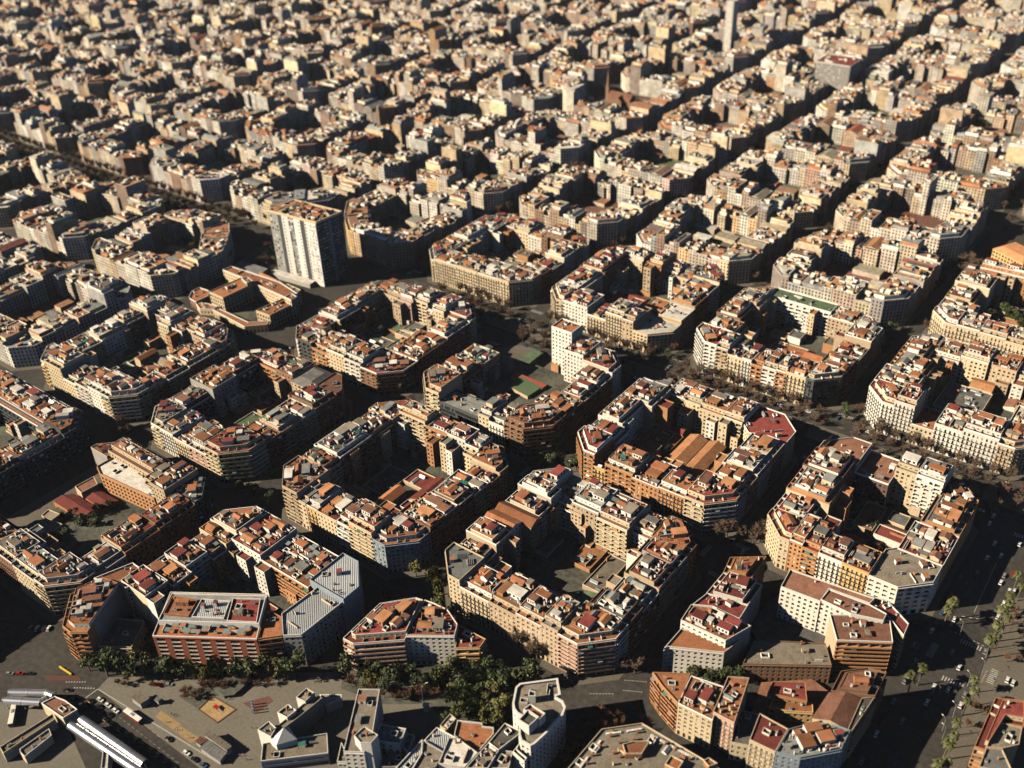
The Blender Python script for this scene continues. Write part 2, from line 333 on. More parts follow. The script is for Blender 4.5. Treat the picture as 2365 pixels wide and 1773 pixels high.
# ------------------------------------------------------------------ facades
PAL = {'b': ('glass', 'glass', 'glass', 'glass', 'shutW', 'shutB'), 'w': ('glass', 'glass', 'glass', 'shutW', 'shutB'), 'j': ('glass', 'glass', 'shutB', 'shutB', 'shutW', 'glass'),
       'l': ('glass', 'glass', 'glass', 'shutW', 'shutB'), 'h': ('glass',), 'g': ('glass', 'glass', 'glass', 'metalD'), 'a': ('glass', 'shutB', 'glass'), 'v': ('glass', 'glass', 'glass', 'shutG')}
def facade(mb, p, q, z0, h, wm, sty, rng, street, balc, wins, lod, bm=None, full=True):
    L = math.dist(p, q); ux, uy = (q[0]-p[0])/L, (q[1]-p[1])/L; nx, ny = uy, -ux
    T = lambda s, z, d=0.0: (p[0]+ux*s-nx*d, p[1]+uy*s-ny*d, z)
    if sty == 'x' or L < 2.2 or not full:
        mb.face([T(0, z0), T(L, z0), T(L, h), T(0, h)], wm); return
    g = 4.0 if street else 0.4
    H = h-z0
    if H < 6: g = 0.5
    top = 0.9
    nf = max(1, round((H-g-top)/3.05)); fh = (H-g-top)/nf
    bay, ww, sill, wh, dep, par = {'w': (3.0, 1.4, .85, 1.65, .32, 0), 'j': (2.75, 1.15, .12, 2.25, .35, 1), 'b': (5.4, 4.5, .12, 2.4, 1.1, 2),
        'l': (4.4, 2.7, .95, 1.65, .9, 0), 'h': (L, L-.9, 1.0, 1.35, .22, 0), 'g': (1.6, 1.42, .25, 2.6, .12, 0), 'a': (3.3, 1.9, .5, 2.0, .5, 0), 'v': (8.2, 5.0, .1, 2.8, 1.0, 3)}[sty]
    nb = max(1, round(L/bay)); bw = L/nb; ww = min(ww*bw/bay, bw-.25)
    cols = [(i*bw+(bw-ww)/2, i*bw+(bw+ww)/2) for i in range(nb)]
    rows = [(z0+g+f*fh+sill*fh/3.05, z0+g+f*fh+(sill+wh)*fh/3.05) for f in range(nf)]
    if street and g > 2: rows = [(z0+.15, z0+3.3)]+rows
    x = 0
    pal = PAL[sty]
    for x0, x1 in cols:
        mb.face([T(x, z0), T(x0, z0), T(x0, h), T(x, h)], wm)
        z = z0
        for r, (a, b) in enumerate(rows):
            shop = street and g > 2 and r == 0
            xa, xb = x0, x1
            mb.face([T(x0, z), T(x1, z), T(x1, a), T(x0, a)], wm)
            d = .3 if shop else dep; m = 'shop' if shop else rng.choice(pal)
            mb.face([T(x0, a), T(x1, a), T(x1, a, d), T(x0, a, d)], wm); mb.face([T(x0, b, d), T(x1, b, d), T(x1, b), T(x0, b)], wm)
            mb.face([T(x0, a), T(x0, a, d), T(x0, b, d), T(x0, b)], wm); mb.face([T(x1, a, d), T(x1, a), T(x1, b), T(x1, b, d)], wm)
            if wins is not None and len(wins) < 96 and sty != 'g':
                wins.append((T(x0, a, d-.01), math.atan2(uy, ux), x1-x0, b-a, m)); mb.face([T(x0, a, d), T(x1, a, d), T(x1, b, d), T(x0, b, d)], wm)
            elif sty in 'bv' and not shop:
                w = x1-x0; c1 = x0+w*rng.uniform(.25, .4); c2 = x0+w*rng.uniform(.6, .8); m2 = rng.choice(pal)
                for u, v, mm in ((x0, c1, M[m]), (c1, c2, M[m2]), (c2, x1, wm)): mb.face([T(u, a, d), T(v, a, d), T(v, b, d), T(u, b, d)], mm)
            else: mb.face([T(x0, a, d), T(x1, a, d), T(x1, b, d), T(x0, b, d)], M[m])
            z = b
        mb.face([T(x0, z), T(x1, z), T(x1, h), T(x0, h)], wm)
        x = x1
    mb.face([T(x, z0), T(L, z0), T(L, h), T(x, h)], wm)
    if street and H > 8:                       # cornice under the parapet
        ax = (p[0], p[1], ux, uy)
        mb.box(.05, -.38, h-.55, L-.05, 0, h-.12, wm, ax=ax, bottom=True)
    if par and L > 3:
        ax = (p[0], p[1], ux, uy); out = 1.05 if par == 2 else .62
        bm = bm or wm
        for f in range(nf):
            zb = z0+g+f*fh
            if par == 1 and (f == nf-1 and rng.random() < .3): continue
            t = MB() if balc is not None and par != 3 else mb
            if par == 3:
                for a, b in cols: t.box(a, -.12, zb-.1, b, .9, zb+.08, M['white'], ax=ax, bottom=True); t.box(a, -.14, zb+.72, b, -.06, zb+.8, M['white'], ax=ax, bottom=True)
            elif par == 2:
                cont = rng.random() < .75
                spans = [(cols[0][0]-.2, cols[-1][1]+.2)] if cont else [(a-.15, b+.15) for a, b in cols]
                for si, (a, b) in enumerate(spans):
                    if si and balc is not None: balc.append(t); t = MB()
                    a = max(a, .06); b = min(b, L-.06)
                    t.box(a, -out, zb-.12, b, .02, zb+.1, bm, ax=ax, bottom=True)
                    t.box(a, -out-.07, zb-.12, b, -out+.05, zb+.95, bm, ax=ax, bottom=True)
                    t.box(a, -out+.05, zb+.1, a+.1, 0, zb+.95, bm, ax=ax); t.box(b-.1, -out+.05, zb+.1, b, 0, zb+.95, bm, ax=ax)
                    if rng.random() < .22:
                        w0 = rng.uniform(a, max(a+.1, b-3)); w1 = min(b, w0+2.6); am = M[rng.choice(('shutG', 'shutG', 'Rl', 'white', 'metalD'))]
                        t.face([(*T(w0, 0, out+.25)[:2], zb+1.6), (*T(w1, 0, out+.25)[:2], zb+1.6), T(w1, zb+2.6, -.0), T(w0, zb+2.6, 0)] if False else
                               [T(w0, zb+1.75, -out-.2), T(w1, zb+1.75, -out-.2), T(w1, zb+2.55, -.03), T(w0, zb+2.55, -.03)], am)
            else:
                t.box(.3, -.14, zb-.1, L-.3, .02, zb+.06, wm, ax=ax, bottom=True)
                for a, b in cols:
                    t.box(a-.22, -out, zb-.08, b+.22, -.14, zb+.06, wm, ax=ax, bottom=True)
                    for k in range(5 if lod < 1 else 0):
                        xx = a-.2+(b-a+.4)*k/4; t.box(xx-.03, -out, zb+.06, xx+.03, -out+.05, zb+1, M['rail'], ax=ax)
                    t.box(a-.22, -out, zb+.9 if lod < 1 else zb+.06, b+.22, -out+.05, zb+1, M['rail'], ax=ax, bottom=True)
            if balc is not None and t is not mb: balc.append(t)
# ------------------------------------------------------------------ roofs
class Spots:
    def __init__(s, poly, ang): s.poly = poly; s.c = math.cos(ang); s.s = math.sin(ang); s.ang = ang; s.used = []
    def rot(s, x, y): return (x*s.c+y*s.s, -x*s.s+y*s.c)
    def free(s, x, y, w, d, m=.5):
        u, v = s.rot(x, y)
        for dx in (-1, 1):
            for dy in (-1, 1):
                uu, vv = u+dx*w/2, v+dy*d/2
                if not inside((uu*s.c-vv*s.s, uu*s.s+vv*s.c), s.poly, m): return False
        for a, b, c, e in s.used:
            if abs(u-a) < (w+c)/2+.05 and abs(v-b) < (d+e)/2+.05: return False
        s.used.append((u, v, w, d)); return True
ITEMS = (('stair_house', 14), ('chimney', 24), ('terrace_wall', 20), ('skylight', 5), ('water_tank', 4), ('air_conditioner', 10), ('light_well', 10), ('pergola', 8), ('antenna', 7), ('satellite_dish', 3), ('planter', 5))
IK = [k for k, _ in ITEMS]; IW = [w for _, w in ITEMS]
def item_size(k, rng, lod):
    if k == 'stair_house': return rng.uniform(2.2, 4.6), rng.uniform(2, 3.8), rng.uniform(2.1, 3.0)
    if k == 'chimney':
        a = rng.uniform(.5, .9); return a*rng.choice((1, 1, 2.4)), a, rng.uniform(1.5, 2.8)
    if k == 'terrace_wall':
        a = rng.uniform(4, 10); return (a, .22, rng.uniform(1, 1.9)) if rng.random() < .4 else (.22, a, rng.uniform(1, 1.9))
    if k == 'skylight': return rng.uniform(3, 6), rng.uniform(1.8, 3), rng.uniform(1.2, 2)
    if k == 'water_tank': a = rng.uniform(1.2, 2); return a, a, rng.uniform(1.2, 2)
    if k == 'air_conditioner': return rng.uniform(.9, 2), rng.uniform(.8, 1.4), rng.uniform(.9, 1.5)
    if k == 'light_well': return rng.uniform(2.4, 4.4), rng.uniform(2.2, 3.6), rng.uniform(.9, 1.5)
    if k == 'pergola': return rng.uniform(2.5, 5), rng.uniform(2, 3.5), rng.uniform(2.1, 2.6)
    if k == 'antenna': return 1.2, 1.2, rng.uniform(3, 5.5)
    if k == 'satellite_dish': return 1.3, 1.3, 1.6
    if k == 'penthouse': return rng.uniform(4.5, 9.5), rng.uniform(3.8, 7), rng.uniform(2.7, 3.3)
    if k == 'gabled_hut': return rng.uniform(4.5, 9), rng.uniform(3.6, 6), rng.uniform(2.8, 4)
    if k == 'solar_panel': return 5, 4, 1.1
    return 1.1, 1.1, 1.3
def furnish(root, org, poly, z, rng, ang, dens, lod, extra=None, kinds=None, pick=None):
    sp = Spots(poly, ang); a = abs(area2(poly)); n = int(a*dens*(1.35 if kinds is None else 1))
    big = ['penthouse' if rng.random() < .72 else 'gabled_hut' for _ in range(int(a/150+rng.random()))] if kinds is None and dens > .03 else []
    todo = big+list(extra or [])+rng.choices(IK if kinds is None else kinds, IW if kinds is None else None, k=n)
    fav = rng.randrange(10)
    xs = [p[0] for p in poly]; ys = [p[1] for p in poly]
    if dens > .03 and kinds is None:
        ft = Spots(poly, ang)
        for i in range(int(a/60+rng.random())):
            w, d = rng.uniform(4, 11), rng.uniform(4, 10); x, y = rng.uniform(min(xs), max(xs)), rng.uniform(min(ys), max(ys))
            if inside((x, y), poly, .5) and ft.free(x, y, w, d, .15): place(UM['terrace_floor'][rng.choice((0, 0, 1, 2, 3, 3, 4, 4, 5, 5, 7, 8) if rng.random() < .5 else (3, 4, 5))], 'terrace_floor', root, (x-org[0], y-org[1], z), ang, (w, d, .05+.005*i))
    for k in todo:
        w, d, hh = item_size(k, rng, lod)
        for _ in range(22 if k in ('penthouse', 'gabled_hut') else 9):
            x, y = rng.uniform(min(xs), max(xs)), rng.uniform(min(ys), max(ys))
            if not inside((x, y), poly, .6): continue
            turn = rng.random() < .25; ww, dd = (d, w) if turn else (w, d)
            if sp.free(x, y, ww, dd):
                v = UM[k]; me = v[(fav if rng.random() < .6 else rng.randrange(10)) % len(v)]
                s = (w, d, hh) if k not in ('antenna', 'satellite_dish') else (1.2, 1.2, hh)
                place(me, k, root, (x-org[0], y-org[1], z), ang+(math.pi/2 if turn else 0)+(rng.uniform(-3, 3) if k == 'satellite_dish' else 0), s)
                break
BCOUNT = [0]
def rear_wing(root, org, poly, flags, h, fac, rng):
    k = len(poly)
    for i in range(k):
        if flags[i] != 'C' or k != 4 or rng.random() < .12: continue
        p, q = poly[i], poly[(i+1) % k]; L = math.dist(p, q)
        if L < 8: continue
        ux, uy = (q[0]-p[0])/L, (q[1]-p[1])/L; x = .1
        while x < L-3:
            w = min(L-x-.1, rng.uniform(4, 9)); d = rng.uniform(1.5, 9); hh = h*rng.choice((.18, .22, .35, .55, .8, .93, .96))
            if rng.random() < .75:
                m = MB(); a, b = (p[0]+ux*x, p[1]+uy*x), (p[0]+ux*(x+w), p[1]+uy*(x+w)); nx, ny = uy, -ux
                pl = [a, (a[0]+nx*d, a[1]+ny*d), (b[0]+nx*d, b[1]+ny*d), b]
                wm = M[rng.choice((fac, 'w', 'c', 't', 'o'))]
                for e in range(3): facade(m, pl[e], pl[e+1], .12, hh, wm, 'w' if hh > 7 and e == 1 else 'x', rng, False, None, None, 1)
                m.face([(*c, hh) for c in pl], M[rng.choice(('Ro', 'Rn', 'Rr', 'Rt', 'Rg', 'Rl'))])
                inn = inset(pl, [.2]*4)
                if inn: m.ring(pl, inn, hh+.001, hh+.9, wm)
                m.obj('rear_wing', root, org)
            x += w+rng.choice((0, .02, 2.5))
def building(poly, flags, h, fac, rof, sty, rng, name, label, cat, group=None, fl='', court=None, dens=.052, base=0.12, bm=None, atticfac=None):
    """one building: a root Empty, wall, roof, parapet, balconies, attic and every piece of roof furniture"""
    BCOUNT[0] += 1
    if area2(poly) < 0: poly = poly[::-1]; flags = flags[::-1][1:]+flags[::-1][:1]
    cx, cy = centroid(poly); org = (cx, cy, 0)
    d = dist_cam(cx, cy); lod = 0 if d < 575 else 1 if d < 800 else 2
    root = thing(name, label, cat, org, 0, group)
    wm = M[fac]; mb = MB(); k = len(poly)
    balc = [] if lod < 2 else None; wins = [] if lod == 0 else None
    big = 0; ang = 0
    for i in range(k):
        p, q = poly[i], poly[(i+1) % k]; n = edge_n(p, q); L = math.dist(p, q)
        mx, my = (p[0]+q[0])/2, (p[1]+q[1])/2
        vis = (CAM.x-mx)*n[0]+(CAM.y-my)*n[1] > 0
        f = flags[i]
        if f == 'S' and L > big or not big: big = L; ang = math.atan2(q[1]-p[1], q[0]-p[0])
        cst = court or ('w' if sty in 'wgahx' else 'b' if rng.random() < .6 else 'w')
        s = sty if f == 'S' else cst if f == 'C' else 'x'
        m2 = wm
        if f == 'P': m2 = M[rng.choice(('t', 't', 'g', 'c', fac, fac))]
        facade(mb, p, q, base, h, m2, s, rng, f == 'S', balc, wins, lod, bm=bm or (M['white'] if rng.random() < .35 and fac in 'wcp' else None), full=vis)
    wall = mb.obj('wall', root, org)
    if group: rear_wing(root, org, poly, flags, h, fac, rng)
    for t in balc or []: t.obj('balcony', wall, org)
    for loc, a, w, hh, m in wins or []:
        place(WIN[m], 'window', wall, (loc[0]-cx, loc[1]-cy, loc[2]), a, (w, 1, hh))
    rb = MB(); rm = M['R'+rof]
    inner = inset(poly, [.28]*k)
    if 'p' in fl and k == 4:
        rb.face([(*p, h) for p in poly], rm); rb.gable(inset(poly, [-.3]*4) or poly, h+.02, 'q' in fl and 4.5 or 2.8, rm, wm); rb.obj('roof', root, org); return root
    if 'i' in fl:
        rb.hip(inset(poly, [-.4]*k) or poly, h, 3.2, 6.0, rm); rb.face([(*p, h-.02) for p in poly], wm); rb.obj('roof', root, org); return root
    rb.face([(*p, h) for p in poly], rm); roof = rb.obj('roof', root, org)
    pm = M['white'] if rng.random() < .45 else wm
    if inner:
        pb = MB(); pb.ring(poly, inner, h+.002, h+rng.choice((.8, 1.0, 1.1)), pm); pb.obj('parapet', root, org)
    work = inner or poly
    attic = ('a' in fl) or (('f' not in fl) and ('s' not in fl) and rng.random() < .58)
    if attic:
        ds = [3.3 if f == 'S' else 3.0 if f == 'C' else .35 for f in flags]
        ap = inset(poly, ds)
        if ap and abs(area2(ap)) > 40:
            ab = MB(); ah = h+rng.uniform(2.8, 3.1); am = M[atticfac or rng.choice((fac, fac, 'w', 'c'))]
            for i in range(len(ap)):
                p, q = ap[i], ap[(i+1) % len(ap)]; n = edge_n(p, q)
                facade(ab, p, q, h, ah, am, 'w' if flags[i] in 'SC' else 'x', rng, False, None, None, 1, full=(CAM.x-p[0])*n[0]+(CAM.y-p[1])*n[1] > 0)
            ab.face([(*p, ah) for p in ap], rm)
            ai = inset(ap, [.22]*len(ap))
            if ai: ab.ring(ap, ai, ah+.002, ah+.45, pm)
            atc = ab.obj('attic', root, org)
            furnish(atc, org, ai or ap, ah+.005, rng, ang, dens*1.05, lod, ['chimney', 'stair_house'])
            # strip of terrace in front gets its dividing walls
            for i in range(len(poly)):
                if flags[i] != 'S' or i >= len(ap): continue
                p, q = poly[i], poly[(i+1) % k]; L = math.dist(p, q); n = edge_n(p, q); a = math.atan2(q[1]-p[1], q[0]-p[0])
                for t in range(1, int(L/5)):
                    f = (t+rng.uniform(-.2, .2))/(int(L/5)); x, y = p[0]+(q[0]-p[0])*f-n[0]*1.8, p[1]+(q[1]-p[1])*f-n[1]*1.8
                    if inside((x, y), poly, 1.4) and not inside((x, y), ap, -1.2): place(UM['terrace_wall'][t % 5], 'terrace_wall', roof, (x-cx, y-cy, h+.005), a+math.pi/2, (2.4, .2, 1.5))
            return root
    if 's' in fl: furnish(roof, org, work, h+.005, rng, ang, .004, lod, ['solar_panel']*4+['air_conditioner']*3)
    elif 'f' in fl: furnish(roof, org, work, h+.005, rng, ang, .006, lod, ['chimney', 'light_well', 'air_conditioner'])
    else: furnish(roof, org, work, h+.005, rng, ang, dens*1.25, lod, ['stair_house', 'chimney', 'chimney'])
    return root
# ------------------------------------------------------------------ street blocks
PU, PV, AVE = 133.3, 134.19, 26.1
def cell(i, j): return i*PU, j*PV+(AVE if j >= 2 else 0)
TOK = re.compile(r'([a-z])([a-z])([a-z])(\d+)\.(\d+)(?:x(\d+))?(?:/(\w+))?$')
def orient(pts, fl):
    if area2(pts) > 0: return pts, fl
    k = len(pts); p2 = pts[::-1]
    return p2, [fl[(k-2-i) % k] for i in range(k)]
def plan(cx, cy, hu, hv, spec, rng, chs=None):
    """yield (poly, flags, token groups, side, ordinal) for every building of a block"""
    chs = chs or {}
    C = {}
    for c in 'LBRT':
        t = spec.get(c)
        C[c] = TOK.match(t).groups() if t else None
    wid = {c: (float(C[c][4]) if C[c] else 0) for c in C}
    o = {'L': (-hu, -hv, (1, 0), (0, 1)), 'B': (hu, -hv, (-1, 0), (0, 1)), 'R': (hu, hv, (-1, 0), (0, -1)), 'T': (-hu, hv, (1, 0), (0, -1))}
    W = lambda p: (p[0]+cx, p[1]+cy)
    for c in 'LBRT':
        if not C[c]: continue
        ox, oy, d1, d2 = o[c]; w = wid[c]; ch = chs.get(c, 14.0)
        Q = lambda a, b: W((ox+d1[0]*a+d2[0]*b, oy+d1[1]*a+d2[1]*b))
        dp = min(25.0, w-1)
        if ch > 25:
            O = [Q(0, w), Q(0, ch), Q(ch*.35, ch*.65-4), Q(ch*.65-4, ch*.35), Q(ch, 0), Q(w, 0)]
            s = (w+dp); I = [Q(dp, w), Q(dp+(w-dp)*.35, w-(w-dp)*.35), Q(w-(w-dp)*.35, dp+(w-dp)*.35), Q(w, dp)]
            for k, (pts, fl) in enumerate((([O[0], O[1], O[2], I[1], I[0]], 'SSPCP'), ([O[2], O[3], I[2], I[1]], 'SPCP'), ([O[3], O[4], O[5], I[3], I[2]], 'SSPCP'))):
                pts, fl = orient(pts, list(fl)); g = list(C[c]); g[3] = str(int(g[3])+(0, 1, -1)[k]); yield pts, fl, g, c, k
        elif w-dp < 3: 
            pts, fl = orient([Q(0, w), Q(0, ch), Q(ch, 0), Q(w, 0), Q(w, w)], list('SSSPP')); yield pts, fl, C[c], c, 0
        else:
            pts, fl = orient([Q(0, w), Q(0, ch), Q(ch, 0), Q(w, 0), Q(w, dp), Q(dp, w)], list('SSSPCP')); yield pts, fl, C[c], c, 0
    sd = {'S': ((-hu, -hv), (1, 0), (0, 1), 2*hu, 'L', 'B'), 'E': ((hu, -hv), (0, 1), (-1, 0), 2*hv, 'B', 'R'),
          'N': ((-hu, hv), (1, 0), (0, -1), 2*hu, 'T', 'R'), 'W': ((-hu, -hv), (0, 1), (1, 0), 2*hv, 'L', 'T')}
    for s in 'SENW':
        if not spec.get(s): continue
        (ox, oy), dr, inn, ln, ca, cb = sd[s]
        toks = [TOK.match(t).groups() for t in spec[s].split()]
        a = wid[ca]; b = ln-wid[cb]; tot = sum(float(t[4]) for t in toks); k = (b-a)/tot; x = a
        if spec.get('noscale'): k = 1
        dprev = None
        for n, t in enumerate(toks):
            x1 = x+float(t[4])*k
            dep = float(t[5]) if t[5] else rng.choice((20, 22, 24, 25, 27))
            Q = lambda u, v: W((ox+dr[0]*u+inn[0]*v, oy+dr[1]*u+inn[1]*v))
            sb = rng.choice((0, 0, 0, .25, -.0))
            pts, fl = orient([Q(x+.01, sb), Q(x1-.01, sb), Q(x1-.01, dep), Q(x+.01, dep)], list('SPCP'))
            if t[0] != 'z': yield pts, fl, t, s, n
            x = x1
ORD = ('first', 'second', 'third', 'fourth', 'fifth', 'sixth', 'seventh', 'eighth')
SN = {'S': 'sunny front', 'E': 'shaded flank', 'N': 'rear row', 'W': 'west row'}
CN = {'L': 'west corner', 'B': 'near corner', 'R': 'east corner', 'T': 'far corner'}
BL = {
 (0, 0): dict(name='red courtyard', L='tob26.27', S='cgw22.8 yoj21.11 cow21.20 wrb21.13 crb23.22/a', B='sow23.24/a', E='bob22.14 bdl21.14 bob22.16 tob21.16 bow22.12', R='toj21.23',
    N='cob26.30x15 owb26.25x15 wob27.20x15 cob26.14x15', T='cow23.22', W='tob24.12 bdb26.26x24 bob23.20x24'),
 (1, 0): dict(name='pink corner', L='cgw25.22/s', S='coj22.22 tow21.20/a tow21.18/a tow24.12', B='pob24.26/a', E='bgb24.16 bob24.18 tob23.20 gob24.14', R='bow23.24',
    N='cwb25.14 tow24.16 cob23.18 wow22.12', T='wgb24.20', W='cdw21.14 tob24.18 wop24.16/p toj24.14/p wrj24.16 wob25.14'),
 (1, 1): dict(name='orange sheds', L='oob26.22', S='yoj19.8 oob22.20 oow22.18 ooj22.18', B='crb24.27/a', E='tob22.14 cwb22.16 twj22.18', R='crw22.32/f', N='toj20.16 cob21.14 cow22.22/a cob24.16', T='tow21.22', W='wob23.14 wow27.24x19 tgb25.22'),
 (0, 1): dict(name='green pitch', L='cob25.26/a', S='kgg17.30x18/f cdw20.8 woj21.11', B='bnb23.30/a', E='bob22.20 bnb22.20 onb22.14', R='wow26.26', N='zzz1.44 wob38.15x14/f wrw27.14', W='bnb22.16 tow18.18 zzz1.30'),
 (-1, 0): dict(name='stone yard', cx=-7, hu=50, L='cob21.24', S='woj20.12 coj20.14 pob20.16', B='cob24.28', E='bob23.14 tob22.18 cob23.14 bdl23.20', R='bkl24.20/f', N='orb24.20x22 bnw23.16 tdw22.20/i', T='oow24.18', W='krw22.16 dow23.16 kob24.20'.replace('dow', 'gow')),
 (-1, 1): dict(name='maroon terraces', L='wrw21.16', S='kwb21.9 oob21.10 cow21.11 wgb21.10', B='brb20.30', E='bnl20.26 bow21.20', R='cob26.22', N='tow22.20 pow23.16 crb23.14 wow24.10 cow24.12', T='tow24.22', W='bow22.18 boj21.20 tow22.24'),
 (0, 2): dict(name='arched palace', L='cob22.20', S='wrw24.22 coj20.16 coj22.14 tow24.9', B='cwa17.27/f', E='cwa17.16/f oob23.16 wob24.14', R='kgg24.24', N='cww26.22 bob24.10 obw29.14 tow22.14 cgw20.18', T='bow24.20', W='cow22.20 bow24.22'),
 (1, 2): dict(name='poolside slab', L='wrb27.24', S='tob27.12 coj23.16 wdj22.10 ond22.12 wdb22.14 oob22.10 coj22.20'.replace('ond', 'onb'), B='kwg24.20', E='bob22.16 tgb22.18 tow22.16', R='cob22.20', N='web23.46x15/f tow20.20', T='gob22.20', W='tob24.16 bnb24.18 tow22.16'),
 (2, 1): dict(name='tan deck', cx=-8.5, cy=-2, hu=48, hv=54.5, L='crw24.20', S='ocw24.9 ocb22.11 wrj21.16 yrj20.18'.replace('ocw', 'oow').replace('ocb', 'oob'), B='wtl22.30/f', E='oow21.26 oow21.26', R='oow21.20', N='nnw22.24/f cow31.15x18 wgb33.18x20/a', T='nnx25.26/f', W='tow23.18 oow23.22 nnx26.20'),
 (2, 2): dict(name='white corner', L='wrj26.22', S='wrj26.12 cow15.13/f wrj24.16 woj24.20', B='toj22.24', E='cob22.20 tow22.30', R='cow22.22', N='wow22.20 crw23.20 tow23.20 cow22.16', T='cow24.20', W='crj24.18 oow22.18 oow22.16'),
 (-1, 2): dict(name='balconied stone', L='cgj22.18', S='coj23.20 coj23.20 coj23.18', B='crj23.26', E='bow22.16 tow22.18 wow22.16 cow22.14', R='wdw22.22', N='tow21.20 cob22.16 wow22.16 bow24.20', T='cow22.18', W='cow22.20 wgw20.20 bow24.18'),
 (-2, 0): dict(name='ochre corner', L='ywb24.20', S='cow22.16 cow20.12 wob22.14 wow22.12', B='cob23.24', E='bob21.16 tob21.18 oow20.18 tnb22.14', R='tkb22.20', N='bow22.16 cow23.14 wow22.14 crw24.14 tow22.12', T='coj24.24', W='tow20.26 wow20.24 bow22.18'),
 (2, 3): dict(name='stone balcony row', L='coj22.22', S='coj22.16 coj22.18 coj22.16 ywj21.16', B='coj22.22', E='bow22.20 tow22.20', R='cow22.20', N='oob23.34x15 www24.30x15', T='tow22.10', W='wow21.16 crw22.16 wow21.14 tow22.14'),
 (-1, -1): dict(name='red hall', L='tow22.20', S='bob22.22 boj22.18 cow21.20', B='tob22.24', E='cow20.16 orw22.20 bow20.22', R='kgb24.20', N='tkb20.44x16 tob24.16x20 tdw26.14x26', T='tkb20.18', W=''),
 (-2, -1): dict(name='dark stepped', R='kob21.24/a', N='kob21.40/a', E='kob21.30/a kob21.25/a', B='bob21.20', S='', W='', T='', L=''),
 (0, -1): dict(name='zinc roof', N='wrb24.22x28 oob24.34x28', R='szx24.26/f', T='bow23.24', W='zzz1.32 tob23.18 gob23.16 wob23.18 tow22.12 cow23.10', L='', S='', B='', E=''),
}
STREET_POLYS = []
def block_outline(cx, cy, hu, hv, chs, grow=0):
    g = grow; c = {k: (chs or {}).get(k, 14.0)+g*.45 for k in 'LBRT'}; hu += g; hv += g
    return [(cx-hu, cy-hv+c['L']), (cx-hu+c['L'], cy-hv), (cx+hu-c['B'], cy-hv), (cx+hu, cy-hv+c['B']), (cx+hu, cy+hv-c['R']), (cx+hu-c['R'], cy+hv), (cx-hu+c['T'], cy+hv), (cx-hu, cy+hv-c['T'])]
pv = MB(); yard = MB()
def pavement(poly):
    pv.prism(poly, .0, .12, M['pave'])
CHS = {(-3, 1): {'R': 46.}, (-3, 2): {'B': 40.}, (-2, 2): {'L': 46.}}
NEARYARD = []
for (i, j), s in BL.items():
    cx, cy = cell(i, j); cx += s.get('cx', 0); cy += s.get('cy', 0); hu = s.get('hu', 56.65); hv = s.get('hv', 56.65)
    rng = random.Random(i*91+j*17+5)
    pavement(block_outline(cx, cy, hu, hv, None, 4.2)) if (i, j) not in ((0, -1), (-2, -1)) else None
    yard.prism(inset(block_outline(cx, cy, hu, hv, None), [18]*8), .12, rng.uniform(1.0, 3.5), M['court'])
    NEARYARD.append((i, j, cx, cy, hu, hv))
    for poly, fl, t, side, n in plan(cx, cy, hu, hv, s, rng):
        fac, rof, sty, h, w, dp, flag = t
        rof = {'b': 'n', 'k': 'n', 'c': 'o', 'p': 'o'}.get(rof, rof); sty = {'p': 'j', 'd': 'b', 'c': 'w'}.get(sty, sty)
        hh = float(h)+rng.choice((-2.6, -1, -.3, .3, .8, 1.6, 3.0))*(1 if side not in 'LB' else .4)
        if rof == 'o' and not flag: rof = rng.choice('ooooonnttggrrrw')
        pos = (f'at {CN[side]}' if side in 'LBRT' else f'{ORD[n]} along {SN[side]}')+f" of {s['name']} block"
        lab = f'{FN[fac]} building, {RN[rof]} roof, {pos}'
        building(poly, fl, hh, fac, rof, sty, rng, 'apartment_building', lab, 'apartment building', 'buildings of the street blocks', flag or '')

# ------------------------------------------------------------------ the rest of the city, too many to count
class Far:
    def __init__(s): s.v = []; s.f = []; s.m = []; s.c = []; s.uv = []
    def quad(s, a, b, c, d, m, col, uv):
        n = len(s.v); s.v += [a, b, c, d]; s.f.append((n, n+1, n+2, n+3)); s.m.append(m); s.c.append(col); s.uv += uv
    def ngon(s, pts, m, col):
        n = len(s.v); s.v += pts; s.f.append(tuple(range(n, n+len(pts)))); s.m.append(m); s.c.append(col); s.uv += [(p[0], p[1]) for p in pts]
    def walls(s, poly, z0, z1, m, cols, u0=0):
        k = len(poly)
        for i in range(k):
            p, q = poly[i], poly[(i+1) % k]; L = math.dist(p, q); col = cols[i] if isinstance(cols, list) else cols
            mm = m[i] if isinstance(m, list) else m
            s.quad((*p, z0), (*q, z0), (*q, z1), (*p, z1), mm, col, [(u0, z0), (u0+L, z0), (u0+L, z1), (u0, z1)])
    def box(s, x, y, z, w, d, h, a, col, top):
        c, sn = math.cos(a), math.sin(a)
        p = [(x+u*c-v*sn, y+u*sn+v*c) for u, v in ((-w/2, -d/2), (w/2, -d/2), (w/2, d/2), (-w/2, d/2))]
        s.walls(p, z, z+h, 1, col); s.ngon([(*q, z+h) for q in p], 1, top)
FCOL = [(.55, .44, .29)]*6+[(.62, .54, .42)]*4+[(.50, .37, .235)]*4+[(.60, .40, .2)]+[(.47, .27, .14)]+[(.28, .18, .12)]*2+[(.64, .58, .47)]*3+[(.33, .22, .15)]*3+[(.58, .38, .27)]+[(.36, .34, .3)]*2
RCOL = [(.31, .15, .075)]*5+[(.22, .07, .045)]*1+[(.22, .125, .08)]*4+[(.2, .2, .185)]*4+[(.3, .25, .18)]*5+[(.11, .1, .09)]+[(.5, .45, .38)]*2
CCOL = [(.74, .68, .57)]*7+[(.62, .49, .31)]*3+[(.42, .19, .09)]*3+[(.3, .3, .28)]*2
def vary(c, rng, a=.18): k = 1+rng.uniform(-a, a); return tuple(x*k*(1+rng.uniform(-.05, .05)) for x in c)
